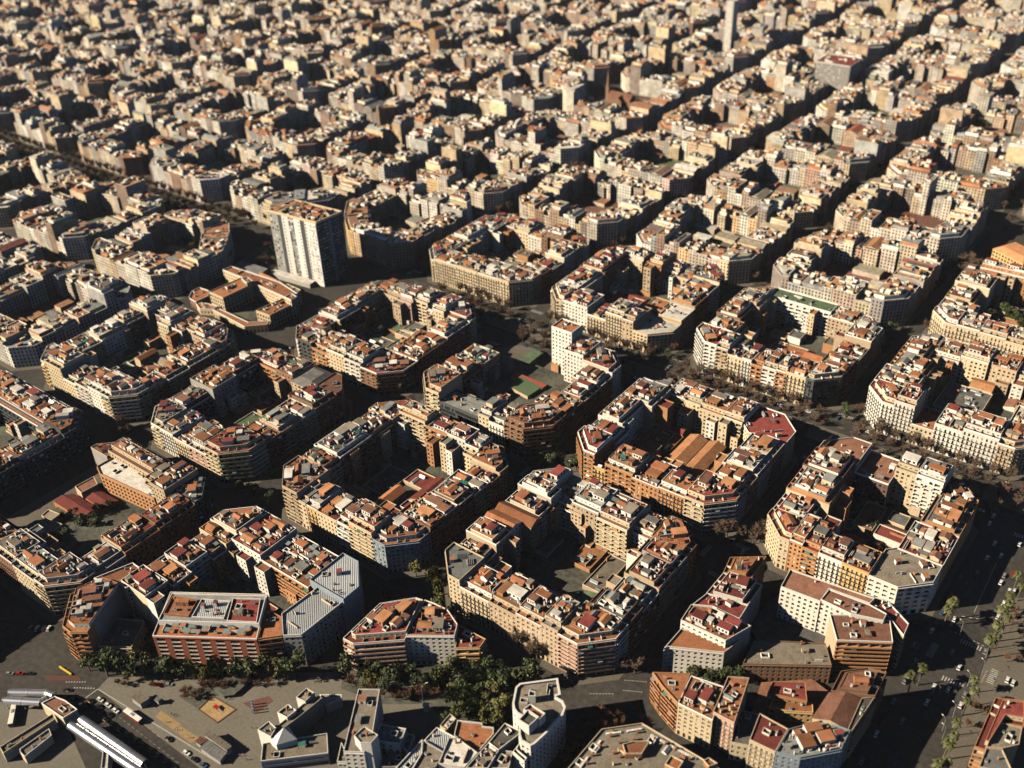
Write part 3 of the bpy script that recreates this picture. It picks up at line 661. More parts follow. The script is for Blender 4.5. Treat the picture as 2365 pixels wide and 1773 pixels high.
FAR = Far()
def far_building(poly, fl, h, rng, d, fc=None, rc=None):
    fc = vary(fc or rng.choice(FCOL), rng); rc = vary(rc or rng.choice(RCOL), rng)
    if rng.random() < .5: g_ = sum(fc)/3*1.12; fc = tuple(c*.5+g_*.5*q for c, q in zip(fc, (1.04, 1, .93)))
    party = vary(rng.choice(((.5, .37, .235), (.36, .34, .3), (.62, .49, .31))), rng)
    k = len(poly)
    FAR.walls(poly, .12, h, [2 if f == 'P' else 0 for f in fl], [party if f == 'P' else fc for f in fl], rng.uniform(0, 3)+int(rng.random()*3)*300)
    FAR.ngon([(*p, h) for p in poly], 1, rc)
    top, z = poly, h
    inn = inset(poly, [.35]*k)
    if inn and d < 1150:
        for i in range(k):
            jn = (i+1) % k; pc = vary((.70, .62, .48), rng) if rng.random() < .6 else fc
            FAR.quad((*poly[i], h), (*poly[jn], h), (*poly[jn], h+1), (*poly[i], h+1), 1, fc, [(0, 0)]*4)
            FAR.quad((*poly[i], h+1), (*poly[jn], h+1), (*inn[jn], h+1), (*inn[i], h+1), 1, pc, [(0, 0)]*4)
            FAR.quad((*inn[i], h+1), (*inn[jn], h+1), (*inn[jn], h), (*inn[i], h), 1, pc, [(0, 0)]*4)
        top = inn
    r = rng.random()
    if r < .45:
        ap = inset(poly, [3.2 if f == 'S' else 2.5 if f == 'C' else .4 for f in fl])
        if ap:
            FAR.walls(ap, h, h+3, 2, vary(rng.choice(CCOL), rng)); FAR.ngon([(*p, h+3) for p in ap], 1, rc); top, z = ap, h+3
    elif r < .53 and k == 4:
        a, b, c, e = poly; m = MB(); m.gable([a, b, c, e], h+.05, 2.6, 0, 0)
        for f in m.f: FAR.ngon([m.v[q] for q in f], 1, rc if len(f) == 4 else fc)
        return
    a = math.atan2(poly[1][1]-poly[0][1], poly[1][0]-poly[0][0])
    xs = [p[0] for p in top]; ys = [p[1] for p in top]; n = int(abs(area2(top))*(.07 if d < 1100 else .05))
    for _ in range(n):
        x, y = rng.uniform(min(xs), max(xs)), rng.uniform(min(ys), max(ys))
        if not inside((x, y), top, 1.6): continue
        t = rng.random()
        w, dd, hh = (rng.uniform(2.2, 5), rng.uniform(2, 4.2), rng.uniform(2, 3.2)) if t < .5 else (rng.uniform(.6, 1.8), rng.uniform(.6, 1), rng.uniform(1.5, 3)) if t < .8 else (rng.choice((.3, 8)), .3, 1.5)
        if t >= .8 and rng.random() < .5: w, dd = .3, rng.uniform(4, 8)
        col = vary(rng.choice(CCOL), rng); FAR.box(x, y, z, w, dd, hh, a, col, vary(rng.choice(CCOL+RCOL), rng))
def rnd_spec(rng):
    def tk(w): return f'cow{rng.choice((17, 19, 20, 20, 21, 21, 22, 22, 23, 23, 24, 26)) if rng.random() > .04 else rng.randint(30, 38)}.{w}'
    def side(): return ' '.join(tk(rng.randint(7, 18)) for _ in range(rng.randint(5, 8)))
    return dict(L=tk(rng.randint(18, 25)), B=tk(rng.randint(18, 28)), R=tk(rng.randint(18, 25)), T=tk(rng.randint(18, 25)), S=side(), E=side(), N=side(), W=side())
def visible(x, y):
    d = Vector((x, y, 15))-CAM; z = d.dot(Fv)
    if z < 50: return False
    px, py = 1182.5+FOC*d.dot(Rv)/z, 886.5-FOC*d.dot(Uv)/z
    m = 75*FOC/z
    return -m < px < 2365+m and -m*1.2 < py < 1773+m*.6
SKIP = set(BL) | {(-2, 1), (3, 3), (2, 0), (3, 1), (3, 2), (3, 0), (2, 4), (3, 4)}
SPECIAL_COLOUR = {}
for j in range(-1, 13):
    for i in range(-14, 6):
        if (i, j) in SKIP: continue
        cx, cy = cell(i, j)
        if not visible(cx, cy) or j < 0 or (j == 0 and i > 2): continue
        rng = random.Random(i*131+j*29+11); d = dist_cam(cx, cy); chs = CHS.get((i, j))
        sp = rnd_spec(rng)
        for c in (chs or {}): sp[c] = f'cow23.52'
        if (i, j) == (-2, 5): sp.update(T=None, N=None, R=None, W=None)
        if (i, j) == (-2, 2): sp.update(S='cow22.14', W='cow22.14')
        pavement(block_outline(cx, cy, 56.65, 56.65, chs, 4.2))
        yd = inset(block_outline(cx, cy, 56.65, 56.65, chs), [12]*8)
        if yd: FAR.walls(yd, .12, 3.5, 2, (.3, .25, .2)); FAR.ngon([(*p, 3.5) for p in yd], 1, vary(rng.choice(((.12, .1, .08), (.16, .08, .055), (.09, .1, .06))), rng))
        for q in range(rng.randint(3, 7)):
            x, y = cx+rng.uniform(-28, 28), cy+rng.uniform(-28, 28)
            FAR.box(x, y, 3.5, rng.uniform(8, 24), rng.uniform(7, 16), rng.uniform(1.5, 7), rng.choice((0, 0, .05)), vary((.45, .36, .25), rng), vary(rng.choice(RCOL), rng))
        for poly, fl, t, side, n in plan(cx, cy, 56.65, 56.65, sp, rng, chs):
            far_building(poly, fl, float(t[3])+rng.uniform(-.8, 1.2), rng, d)
far_building([(-190, -300), (-116, -300), (-116, -212), (-190, -212)], list('SSSS'), 24, random.Random(2), 700)
def far_mesh():
    me = bpy.data.meshes.new('distant_city'); me.from_pydata(FAR.v, [], FAR.f)
    at_ = me.attributes.new('tone', 'FLOAT_COLOR', 'FACE'); at_.data.foreach_set('color', [x for c in FAR.c for x in (*c, 1)])
    uv = me.uv_layers.new(name='metres'); uv.data.foreach_set('uv', [x for u in FAR.uv for x in u])
    mats = []
    for nm in ('city_wall_windows', 'city_roofs', 'city_plain_walls'):
        m, nt, b = new_mat(nm, .9); L = nt.links.new; mats.append(m)
        a = nd(nt, 'ShaderNodeAttribute'); a.attribute_name = 'tone'
        tc = nd(nt, 'ShaderNodeTexCoord'); no = nd(nt, 'ShaderNodeTexNoise'); no.inputs['Scale'].default_value = .35 if nm == 'city_roofs' else .15; no.inputs['Detail'].default_value = 5
        L(tc.outputs['Object'], no.inputs['Vector'])
        mr = nd(nt, 'ShaderNodeMapRange'); mr.inputs[1].default_value = .3; mr.inputs[2].default_value = .7; mr.inputs[3].default_value = .65; mr.inputs[4].default_value = 1.25; L(no.outputs[0], mr.inputs[0])
        sc = nd(nt, 'ShaderNodeVectorMath', operation='SCALE'); L(a.outputs['Color'], sc.inputs[0]); L(mr.outputs[0], sc.inputs['Scale'])
        out = sc.outputs[0]
        if nm == 'city_wall_windows':
            uvn = nd(nt, 'ShaderNodeUVMap'); uvn.uv_map = 'metres'; sx = nd(nt, 'ShaderNodeSeparateXYZ'); L(uvn.outputs[0], sx.inputs[0])
            def band(src, per, lo, hi):
                dv = nd(nt, 'ShaderNodeMath', operation='DIVIDE'); L(src, dv.inputs[0]); dv.inputs[1].default_value = per
                fr = nd(nt, 'ShaderNodeMath', operation='FRACT'); L(dv.outputs[0], fr.inputs[0])
                g = nd(nt, 'ShaderNodeMath', operation='GREATER_THAN'); L(fr.outputs[0], g.inputs[0]); g.inputs[1].default_value = lo
                l = nd(nt, 'ShaderNodeMath', operation='LESS_THAN'); L(fr.outputs[0], l.inputs[0]); l.inputs[1].default_value = hi
                mu = nd(nt, 'ShaderNodeMath', operation='MULTIPLY'); L(g.outputs[0], mu.inputs[0]); L(l.outputs[0], mu.inputs[1]); return mu.outputs[0]
            w = nd(nt, 'ShaderNodeMath', operation='MULTIPLY'); L(band(sx.outputs['X'], 2.9, .28, .74), w.inputs[0]); L(band(sx.outputs['Y'], 3.05, .22, .84), w.inputs[1])
            mx = nd(nt, 'ShaderNodeMix', data_type='RGBA'); L(w.outputs[0], mx.inputs['Factor']); L(out, mx.inputs['A']); mx.inputs['B'].default_value = (.04, .035, .03, 1)
            out = mx.outputs['Result']
        L(out, b.inputs['Base Color'])
    for m in mats: me.materials.append(m)
    me.polygons.foreach_set('material_index', FAR.m); me.update()
    o = bpy.data.objects.new('distant_city', me); COL.objects.link(o); o['kind'] = 'stuff'
    tag(o, 'mass of cream and terracotta apartment blocks filling the far half of the city', 'city')
# ------------------------------------------------------------------ buildings of their own, measured one by one
def slab(name, label, cat, poly, z0, z1_, mat, top=None, kind=None):
    c = centroid(poly); m = MB(); m.prism(poly, z0, z1_, mat, top); o = m.obj(name, None, (*c, 0)); tag(o, label, cat)
    if kind: o['kind'] = kind
    return o
def sb(zf, pts, h, code, label, fl='', flags=None, name='apartment_building', cat='apartment building', seed=0, court=None, dens=.052, group=None, bm=None, atticfac=None):
    poly = P(zf, pts, h); k = len(poly)
    if flags and area2([at(*zf(*q), h) for q in pts]) < 0: flags = orient([at(*zf(*q), h) for q in pts], list(flags))[1]
    return building(poly, list(flags or 'S'*k), h, code[0], code[1], code[2], random.Random(seed+int(h*7)+len(label)), name, label, cat, group, fl, court, dens, bm=bm, atticfac=atticfac)
# zinc roof block along the square
sb(z1, [(975, 470), (1640, 490), (1710, 205), (1090, 190)], 23, 'qov', 'red brick slab with glazed balcony bays and green awnings behind the dark tree belt', 'f', 'SPCP')
slab_root = [o for o in COL.objects if o.get('label', '').startswith('red brick slab')][0]; so_ = tuple(slab_root.location); m = MB()
ap = inset(P(z1, [(975, 470), (1640, 490), (1710, 205), (1090, 190)], 23), [.8]*4); ap = P(z1, [(1010, 372), (1655, 392), (1700, 215), (1098, 200)], 26); m.prism(ap, 23.01, 26, M['white'], M['Rg']); m.ring(ap, inset(ap, [.3]*4), 26.002, 26.8, M['white']); m.obj('attic', slab_root, so_)
for n, (pts, mm) in enumerate((([(1045, 330), (1205, 345), (1265, 240), (1105, 215)], 'Ro'), ([(1225, 350), (1430, 360), (1470, 250), (1290, 235)], 'Rz'), ([(1450, 375), (1640, 385), (1665, 235), (1490, 230)], 'Rr'))):
    m = MB(); q = P(z1, pts, 26.3); m.prism(q, 26.004, 26.3, M[mm]); m.ring(q, inset(q, [.25]*4), 26.302, 27.3, M['white' if n else 'clayw']); m.obj('roof_terrace', slab_root, so_)
    furnish(slab_root, so_, inset(q, [1]*4), 26.31, random.Random(n), .55, .05, 0, ['stair_house', 'stair_house', 'light_well'], kinds=['chimney', 'stair_house', 'air_conditioner'])
furnish(slab_root, so_, P(z1, [(985, 462), (1635, 482), (1655, 400), (1015, 380)], 23), 23.02, random.Random(5), .58, .1, 0, kinds=['terrace_wall', 'pergola', 'planter', 'pergola', 'stair_house'])
sb(z1, [(1645, 492), (1803, 470), (1800, 350), (1700, 300)], 22.5, 'oob', 'narrow orange brick building between the glazed slab and the zinc roofed building', 'f', 'SPCP', bm=M['clayw'])
sb(z1, [(1808, 470), (1925, 465), (2240, 215), (2120, 95), (1800, 330)], 23, 'gzw', 'long grey building with a ribbed zinc roof at the end of the brick slab', 'f', 'SSSCP')
sb(z1, [(400, 405), (450, 445), (560, 445), (600, 385), (765, 150), (660, 110), (450, 205)], 24, 'oob', 'tapering corner building with stacked orange balconies and a bare beige side wall', '', 'SSPPPPS', bm=M['Rl'])
sb(z1, [(775, 140), (805, 168), (965, 85), (850, 5), (600, 105)], 24, 'pow', 'pinkish building with a sloping terracotta roof above the low flat office', 'f', 'PSPCP')
sb(z1, [(625, 535), (842, 545), (925, 375), (720, 355)], 10, 'cdw', 'low cream office with a flat dark roof between two tall brick buildings', 'f', name='office_building', cat='office')
# hotel row
sb(z2, [(35, 485), (100, 520), (428, 495), (545, 240), (500, 225), (270, 262)], 21, 'prb', 'rounded corner building wrapped in long pale balconies beside the white hotel', 'a', 'SSPCSS', bm=M['p'])
sb(z2, [(434, 467), (746, 470), (765, 395), (700, 300), (610, 258), (556, 240)], 22, 'wrw', 'white hotel with a regular grid of square windows and a red flat roof', '', 'SPCCPP', name='hotel', cat='hotel')
sb(z2, [(750, 548), (906, 545), (946, 490), (770, 400)], 17, 'yrb', 'small yellowish corner house with balconies at the end of the white hotel', 'f', 'SSSP')
# terraced block at the bottom, orange roofs
sb(z3, [(18, 905), (75, 985), (165, 1085), (195, 1050), (240, 912)], 22, 'oob', 'terracotta building with five stacked orange balconies at the sharp street corner', 'f', 'SSPCS', bm=M['Rl'])
sb(z3, [(168, 1088), (372, 1188), (438, 990), (245, 925)], 22, 'cow', 'plain cream building with scattered small windows next to the orange balconies', '', 'SPCP')
sb(z3, [(375, 1140), (500, 1205), (588, 940), (462, 932)], 23, 'poj', 'peach building with small balconies between the plain cream one and the low cream annex', '', 'SPCP')
sb(z3, [(478, 1318), (588, 1340), (640, 1150), (535, 1130)], 12, 'cdw', 'low cream annex with a dark roof sunk between taller neighbours', 'f', 'SPCP')
sb(z3, [(590, 1303), (742, 1375), (818, 1240), (650, 1148)], 21, 'crj', 'cream balconied building with one long grey skylight on its red roof', 'f', 'SPCP')
sb(z3, [(745, 1378), (890, 1412), (1130, 1365), (1185, 1250), (1020, 1190), (822, 1243)], 22, 'sgw', 'blue white corner building with a messy grey roof terrace of sloping glass', '', 'SSSPCP')
sb(z3, [(962, 1172), (1165, 1240), (1245, 1060), (1062, 1022)], 22, 'cnw', 'building with a big brown gable roof and a cream end wall', 'p', 'PSPC')
sb(z3, [(1168, 1245), (1192, 1255), (1330, 1050), (1250, 1060)], 22, 'tdb', 'narrow dark roofed strip building facing the palm avenue', 'f', 'PSPC')
sb(z3, [(1070, 1018), (1330, 1048), (1398, 910), (1290, 880), (1130, 900)], 23, 'bnb', 'brown brick building with dark terraces stepping down to the palm avenue', 'a', 'PSSCC')
sb(z3, [(695, 1030), (930, 1075), (920, 965), (725, 960)], 14, 'orw', 'low orange house with a saw edged clay roof in the middle of the yard', 'f')
sb(z3, [(705, 1112), (805, 1135), (965, 1145), (962, 1090), (730, 1062)], 11, 'yow', 'small ochre house with square windows below the brown gable', 'f')
# brown ridge block
G2 = 'buildings of the street blocks'
sb(z3, [(82, 768), (110, 755), (440, 790), (540, 715), (470, 690), (185, 650)], 20, 'wow', 'white and brown office with stone piers at the tip of the brown ridge block', '', 'SSPCPS')
sb(z3, [(185, 596), (450, 718), (600, 632), (372, 520), (245, 505)], 25, 'wow', 'building with a bare pale side wall and a wide orange roof of white huts', '', 'SPCPS')
sb(z3, [(252, 508), (372, 518), (530, 592), (582, 510), (340, 440)], 23, 'wrw', 'building with a dark red roof and white party walls, third up the shaded street', '', 'SPCPS')
sb(z3, [(335, 438), (580, 508), (665, 388), (435, 318)], 22, 'wrw', 'building with crimson terraces and zinc skylights, fourth up the shaded street', '', 'PCPS')
sb(z3, [(435, 316), (600, 352), (690, 222), (475, 228)], 22, 'oow', 'orange brick corner building with a ragged roof by the narrow shaded junction', '', 'PCSS')
sb(z3, [(775, 400), (1008, 488), (1058, 412), (1300, 500), (1330, 470), (830, 298)], 26, 'wnb', 'long white slab with inset balconies and a bare brown roof', 'f', 'CPCSSP')
sb(z3, [(1010, 475), (1190, 560), (1380, 600), (1400, 560), (1300, 505), (1060, 415)], 27, 'wnw', 'white walled building with small windows under a sloping brown roof', 'f', 'CCSSSP')
sb(z3, [(1064, 565), (1105, 716), (1437, 728), (1420, 600), (1205, 568)], 25, 'onb', 'building with a blank white flank, brown roof and planted brown terraces', 'f', 'PSSPC')
sb(z3, [(550, 855), (1075, 866), (1040, 735), (620, 712)], 13, 'btw', 'low brick building with a flat gravel deck and many steel vents', 'f', 'SPCP', dens=.03)
sb(z3, [(1285, 470), (1420, 590), (1500, 690), (1530, 620), (1400, 480), (1330, 462)], 24, 'trj', 'rounded corner building with a crimson curved terrace above the palm avenue', 'f', 'CCSSSS')
slab('yard_roof', 'dark low roof filling the yard behind the brown ridge block', 'low roof', P(z3, [(600, 640), (700, 480), (790, 430), (1060, 580), (1065, 715), (640, 715)], 4), .1, 4, M['t'], M['Rd'])
slab('yard_roof', 'brown low roof filling the yard of the bottom terraced block', 'low roof', P(z3, [(600, 1140), (660, 960), (960, 940), (1080, 1030), (960, 1250), (830, 1240), (640, 1150)], 4), .1, 4, M['t'], M['Rn'])
# low palm avenue corner, lower right
sb(s7, [(700, 1490), (790, 1520), (925, 1300), (1100, 1330), (1100, 1120), (870, 1095)], 20, 'orb', 'orange terraced building beside the palm avenue with white roof huts', '', 'SPCPSS')
sb(s7, [(795, 1500), (930, 1510), (1060, 1480), (1085, 1340), (930, 1305), (860, 1310)], 20.4, 'ttw', 'building with a bare gravel roof and tiny vents beside the palm avenue', 'f', 'SPCPPS')
sb(s7, [(735, 1658), (880, 1690), (1010, 1700), (925, 1515), (795, 1505)], 20, 'tgw', 'building with a flat grey green roof nearest to the palm avenue', 'f', 'SPCPS')
# red hall block interior
sb(z4, [(620, 632), (640, 680), (985, 838), (1130, 690), (880, 555), (830, 515)], 17, 'owa', 'long orange school hall with arched windows and a pale flat roof', 'f', 'SSPSPP', name='school_hall', cat='hall')
r_ = thing('red_workshop', 'low workshop with two bright red pitched roofs beside the orange school hall', 'workshop', (*centroid(P(z4, [(340, 860), (530, 960), (760, 850), (540, 770)], 6)), 0))
def hall(root, zf, pts, h, mat, wall, rise=2.0):
    poly = P(zf, pts, h); c = root.location
    w = MB(); w.prism(poly, .1, h, wall); w.obj('wall', root, (c.x, c.y, 0)); g = MB(); g.gable(poly, h+.01, rise, mat, wall); g.obj('roof', root, (c.x, c.y, 0))
hall(r_, z4, [(340, 850), (520, 960), (640, 900), (470, 800)], 6, M['Rr'], M['clayw'], 1.8); hall(r_, z4, [(545, 830), (650, 900), (760, 845), (640, 780)], 6, M['Rr'], M['clayw'], 1.6)
for zf, pts, h, mm, lab in ((z4, [(215, 1010), (320, 1060), (400, 1000), (300, 960)], 5, 'Rt', 'small beige flat roofed shed in the garden of the red hall block'),
        (z4, [(265, 945), (330, 975), (385, 935), (310, 905)], 7, 'Rt', 'little beige hut behind the garden shed of the red hall block'),
        (z4, [(480, 760), (520, 800), (625, 745), (600, 695)], 9, 'Rn', 'low brown annex with a white edged roof beside the red workshop')):
    t = thing('garden_shed', lab, 'shed', (*centroid(P(zf, pts, h)), 0)); w = MB(); p = P(zf, pts, h); w.prism(p, .1, h, M['t'], M[mm]); w.ring(p, inset(p, [.3]*len(p)), h, h+.7, M['c']); w.obj('wall', t, tuple(t.location))
# court sheds in the nearer blocks
YS = [('orange barn with a long double clay roof in the orange sheds block', 1, 1, -2, 2, 13, 42, 6, 'Rl', 1), ('second orange barn with a ridge next to the double barn', 1, 1, 12, 4, 12, 38, 6.5, 'Rl', 1), ('narrow clay roofed shed at the edge of the orange sheds yard', 1, 1, 24, 2, 7, 30, 5, 'Ro', 1),
      ('flat dark garage roof filling the red courtyard', 0, 0, -14, 4, 18, 26, 4, 'Rd', 0), ('dark red shed with a pitched roof in the red courtyard', 0, 0, 18, 10, 12, 26, 6, 'Rr', 1), ('crimson flat shed at the foot of the white slab', 0, 0, 4, 16, 16, 14, 5, 'Rr', 0), ('orange roofed workshop across the red courtyard', 0, 0, 2, -12, 9, 24, 8, 'Ro', 1),
      ('grey shed roof in the yard of the pink corner block', 1, 0, 16, 12, 12, 30, 5, 'Rt', 0),
      ('sunken garage with a green deck in the stone yard', -1, 0, 4, -4, 18, 18, 6, 'Re', 0), ('orange gabled shed beside the stone yard garage', -1, 0, 22, 2, 12, 22, 8, 'Ro', 1),
      ('brick walled playground store in the dark yard of maroon terraces', -1, 1, -4, -4, 26, 16, 2.5, 'Rg', 0), ('long terrace annex below the maroon terraces', -1, 1, 16, 12, 34, 6, 7, 'Rt', 0),
      ('pale green roofed court in the arched palace block', 0, 2, 22, -22, 22, 14, 8, 'Re', 0), ('red roofed lodge in the arched palace yard', 0, 2, 4, -10, 10, 12, 12, 'Rr', 0), ('orange clay tennis terrace behind the poolside slab', 1, 2, 0, 2, 26, 14, 5, 'Ro', 0), ('black shed roof in the poolside slab yard', 1, 2, -8, -20, 26, 12, 8, 'Rd', 0), ('orange hut beside the poolside black shed', 1, 2, 22, -4, 14, 10, 9, 'Ro', 1),
      ('green shed roof in the tan deck yard', 2, 1, -16, 0, 14, 10, 4, 'Rg', 0), ('maroon flat annex in the tan deck yard', 2, 1, -4, 12, 12, 26, 6, 'Rn', 0), ('dark vault roofed depot in the white corner yard', 2, 2, -4, 0, 30, 36, 9, 'Rd', 0), ('grey annex in the white corner yard', 2, 2, 14, -18, 16, 12, 12, 'Rt', 0),
      ('brown roofed annex in the ochre corner yard', -2, 0, 10, 0, 20, 12, 5, 'Rn', 0), ('white topped shed in the balconied stone yard', -1, 2, 0, 0, 22, 18, 5, 'Rt', 0), ('red flat shed between zinc roof and orange slab', 0, -1, 0, 10, 26, 18, 3, 'Rr', 0)]
for lab, i, j, du, dv, w, d, h, mm, gb in YS:
    cx, cy, hu, hv = [q[2:] for q in NEARYARD if q[:2] == (i, j)][0]; x, y = cx+du, cy+dv
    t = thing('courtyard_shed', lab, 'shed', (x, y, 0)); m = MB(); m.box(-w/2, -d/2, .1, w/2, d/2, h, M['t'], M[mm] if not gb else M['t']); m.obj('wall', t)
    g = MB()
    if gb: g.gable([(-w/2-.3, -d/2-.3), (w/2+.3, -d/2-.3), (w/2+.3, d/2+.3), (-w/2-.3, d/2+.3)], h+.01, 2.6, M[mm], M['t'])
    else: g.ring([(-w/2, -d/2), (w/2, -d/2), (w/2, d/2), (-w/2, d/2)], [(-w/2+.3, -d/2+.3), (w/2-.3, -d/2+.3), (w/2-.3, d/2-.3), (-w/2+.3, d/2-.3)], h, h+.8, M['c'])
    g.obj('roof' if gb else 'parapet', t)
    if not gb and h > 2: furnish(t, (x, y, 0), [(x-w/2, y-d/2), (x+w/2, y-d/2), (x+w/2, y+d/2), (x-w/2, y+d/2)], h+.01, random.Random(w*d), 0, .012, 1, kinds=['skylight', 'air_conditioner', 'chimney'])
RQ = random.Random(21); DIRN = ('south', 'southeast', 'east', 'northeast', 'north', 'northwest', 'west', 'southwest')
for (i, j, cx, cy, hu, hv) in NEARYARD:
    if (i, j) in ((0, 1), (-1, -1), (-2, -1), (0, -1)): continue
    sp = Spots([(cx-hu, cy-hv), (cx+hu, cy-hv), (cx+hu, cy+hv), (cx-hu, cy+hv)], 0); seen = set()
    for q in YS:
        if q[1:3] == (i, j): sp.used.append((cx+q[3], cy+q[4], q[5]+1, q[6]+1))
    n = 0
    for _ in range(60):
        w, d, h = RQ.uniform(7, 20), RQ.uniform(7, 20), RQ.choice((3.8, 4.2, 4.6, 5, 6, 7.5, 10)); x, y = cx+RQ.uniform(-hu+30, hu-30), cy+RQ.uniform(-hv+30, hv-30)
        if n > 9 or ((i, j) == (1, 0) and x < cx+4 and y < cy+14) or not sp.free(x, y, w, d): continue
        rof = RQ.choice('oorrntgdle'); gb = RQ.random() < .25
        ds = DIRN[int(((math.atan2(y-cy, x-cx)+math.pi/2+math.pi/8) % (2*math.pi))/(math.pi/4))]
        lab = f"{'gabled' if gb else 'flat'} {RN[rof]} roofed annex in the {ds} part of the {BL[(i, j)]['name']} yard"
        if lab in seen: continue
        seen.add(lab); n += 1
        t = thing('courtyard_shed', lab, 'shed', (x, y, 0)); m = MB(); wm = M[RQ.choice('ctwot')]; m.box(-w/2, -d/2, .1, w/2, d/2, h, wm, M['R'+rof]); m.obj('wall', t); g = MB()
        sq = [(-w/2, -d/2), (w/2, -d/2), (w/2, d/2), (-w/2, d/2)]
        if gb: g.gable(sq, h+.01, 1.8, M['R'+rof], wm); g.obj('roof', t)
        else:
            g.ring(sq, inset(sq, [.25]*4), h+.001, h+.7, wm); g.obj('parapet', t)
            furnish(t, (x, y, 0), [(x+a, y+b) for a, b in sq], h+.005, RQ, 0, .016, 1, kinds=['skylight', 'air_conditioner', 'chimney', 'planter', 'terrace_wall'])
# green pitch block: pitch, school roofs
z6 = lambda x, y: (600+x/2.765, 550+y/2.765)
slab('sports_pitch', 'green sports pitch with a red end on a roof inside its block', 'sports pitch', P(z6, [(1590, 945), (1710, 1010), (1800, 950), (1660, 880)], 6), .1, 6, M['t'], M['pitch'])
slab('pitch_apron', 'red strip of court beside the green sports pitch', 'sports court', P(z6, [(1600, 885), (1640, 855), (1835, 935), (1800, 960)], 5.8), .1, 5.8, M['t'], M['pitchR'])
slab('padel_hall', 'low hall with a bright green roof beside the tall white tower', 'hall', P(z6, [(1650, 765), (1750, 700), (1800, 735), (1720, 800)], 6), .1, 6, M['metalD'], M['Re'])
for pts, h, lab in (([(1365, 815), (1500, 865), (1535, 815), (1410, 770)], 12, 'school wing with a beige sloped roof, nearer of the two beside the pitch'), ([(1460, 765), (1590, 805), (1620, 765), (1490, 720)], 12, 'school wing with a beige sloped roof, farther of the two beside the pitch')):
    t = thing('school_wing', lab, 'school', (*centroid(P(z6, pts, h)), 0)); hall(t, z6, pts, h, M['Rt'], M['g'], 1.5)
t = thing('school_wing', 'dark low school terrace with a stepped roof facing the lit street', 'school', (*centroid(P(z6, [(1310, 770), (1390, 800), (1490, 690), (1450, 680)], 9)), 0)); hall(t, z6, [(1310, 770), (1390, 800), (1490, 690), (1450, 680)], 9, M['Rd'], M['g'], .6)

# ------------------------------------------------------------------ the black and white tower
A_ = Vector(at(*st(918, 868), 0)); B_ = Vector(at(*st(1285, 975), 0)); C_ = Vector(at(*st(1482, 882), 0)); D_ = A_+C_-B_
tw = thing('apartment_tower', 'tall slab tower with black and white vertical bands standing beside the round plaza', 'tower', (B_.x, B_.y, 0))
TH = 61.0; org = (B_.x, B_.y, 0)
m = MB(); m.prism(ccw([tuple(A_), tuple(B_), tuple(C_), tuple(D_)]), .1, TH, M['k'], M['Ro']); m.obj('wall', tw, org)
m = MB(); pl = ccw([tuple(A_), tuple(B_), tuple(C_), tuple(D_)]); m.ring(inset(pl, [-.4]*4), inset(pl, [.3]*4), TH-.6, TH+1.6, M['c']); m.obj('parapet', tw, org)
LA = (B_-A_).length; ax = (A_.x, A_.y, *((B_-A_)/LA)); LB = (C_-B_).length; bx = (B_.x, B_.y, *((C_-B_)/LB))
for f0, f1, mt, out in ((.0, .19, 'g', .25), (.27, .41, 'white', .35), (.52, .66, 'white', .35), (.75, .80, 'white', .3), (.80, 1.0, 'white', 1.1), (.44, .5, 'conc', .12)):
    m = MB(); m.box(LA*f0, -out, .3, LA*f1, -.0, TH-.8, M[mt], ax=ax, bottom=True); m.obj('facade_panel', tw, org)
rng = random.Random(77)
for f in range(18):
    z = 4+f*3.1
    m = MB()
    for q in (.3, .62, .765): m.box(LA*q, -.40, z, LA*q+1.0, -.3, z+1.3, M['glass'], ax=ax)
    for q in (.425, .465, .5): m.box(LA*q-.5, -.3, z-.1, LA*q+.6, -.1, z+1.1+rng.random()*.8, M[rng.choice(('conc', 'glass', 'white', 'metalD'))], ax=ax)
    for q in (.03, .09, .14): m.box(LA*q, -.34, z, LA*q+1.3, -.2, z+rng.uniform(1.2, 2.6), M[rng.choice(('metal', 'g', 'w', 'glass'))], ax=ax)
    m.obj('window_row', tw, org)
    m = MB()
    for q in range(6):
        if rng.random() < .72: m.box(LA*.83+q*LA*.027, -1.14, z-.3+rng.uniform(-.2, .2), LA*.83+q*LA*.027+rng.uniform(.25, .9), -1.1, z+rng.uniform(.9, 2.6), M['rail'], ax=ax)
    m.obj('window_row', tw, org)
    m = MB(); x = 1.0
    while x < LB-3:
        w = rng.uniform(1.2, 3.2); 
        if not (.42 < x/LB < .56): m.box(x, -.45, z, x+w, 0, z+.9, M[rng.choice(('conc', 'metal', 'g', 'k'))], ax=bx, bottom=True)
        x += w+rng.uniform(.8, 2.2)
    m.obj('balcony', tw, org)
m = MB(); m.box(LB*.44, -.5, .3, LB*.54, 0, TH-2, M['s'], ax=bx); m.obj('facade_panel', tw, org)
furnish(tw, org, inset(pl, [.6]*4), TH+.02, rng, math.atan2(ax[3], ax[2]), .06, 1, ['stair_house']*4)
m = MB(); pw = [tuple(A_-(B_-A_)*.05), tuple(B_-(B_-A_)*.2)]; m.box(-3, -9, .1, LA*.82, -1.2, 4.2, M['g'], M['Rw'], ax=ax); o = m.obj('tower_podium', None, org); tag(o, 'low curved white edged podium at the foot of the black and white tower', 'podium')

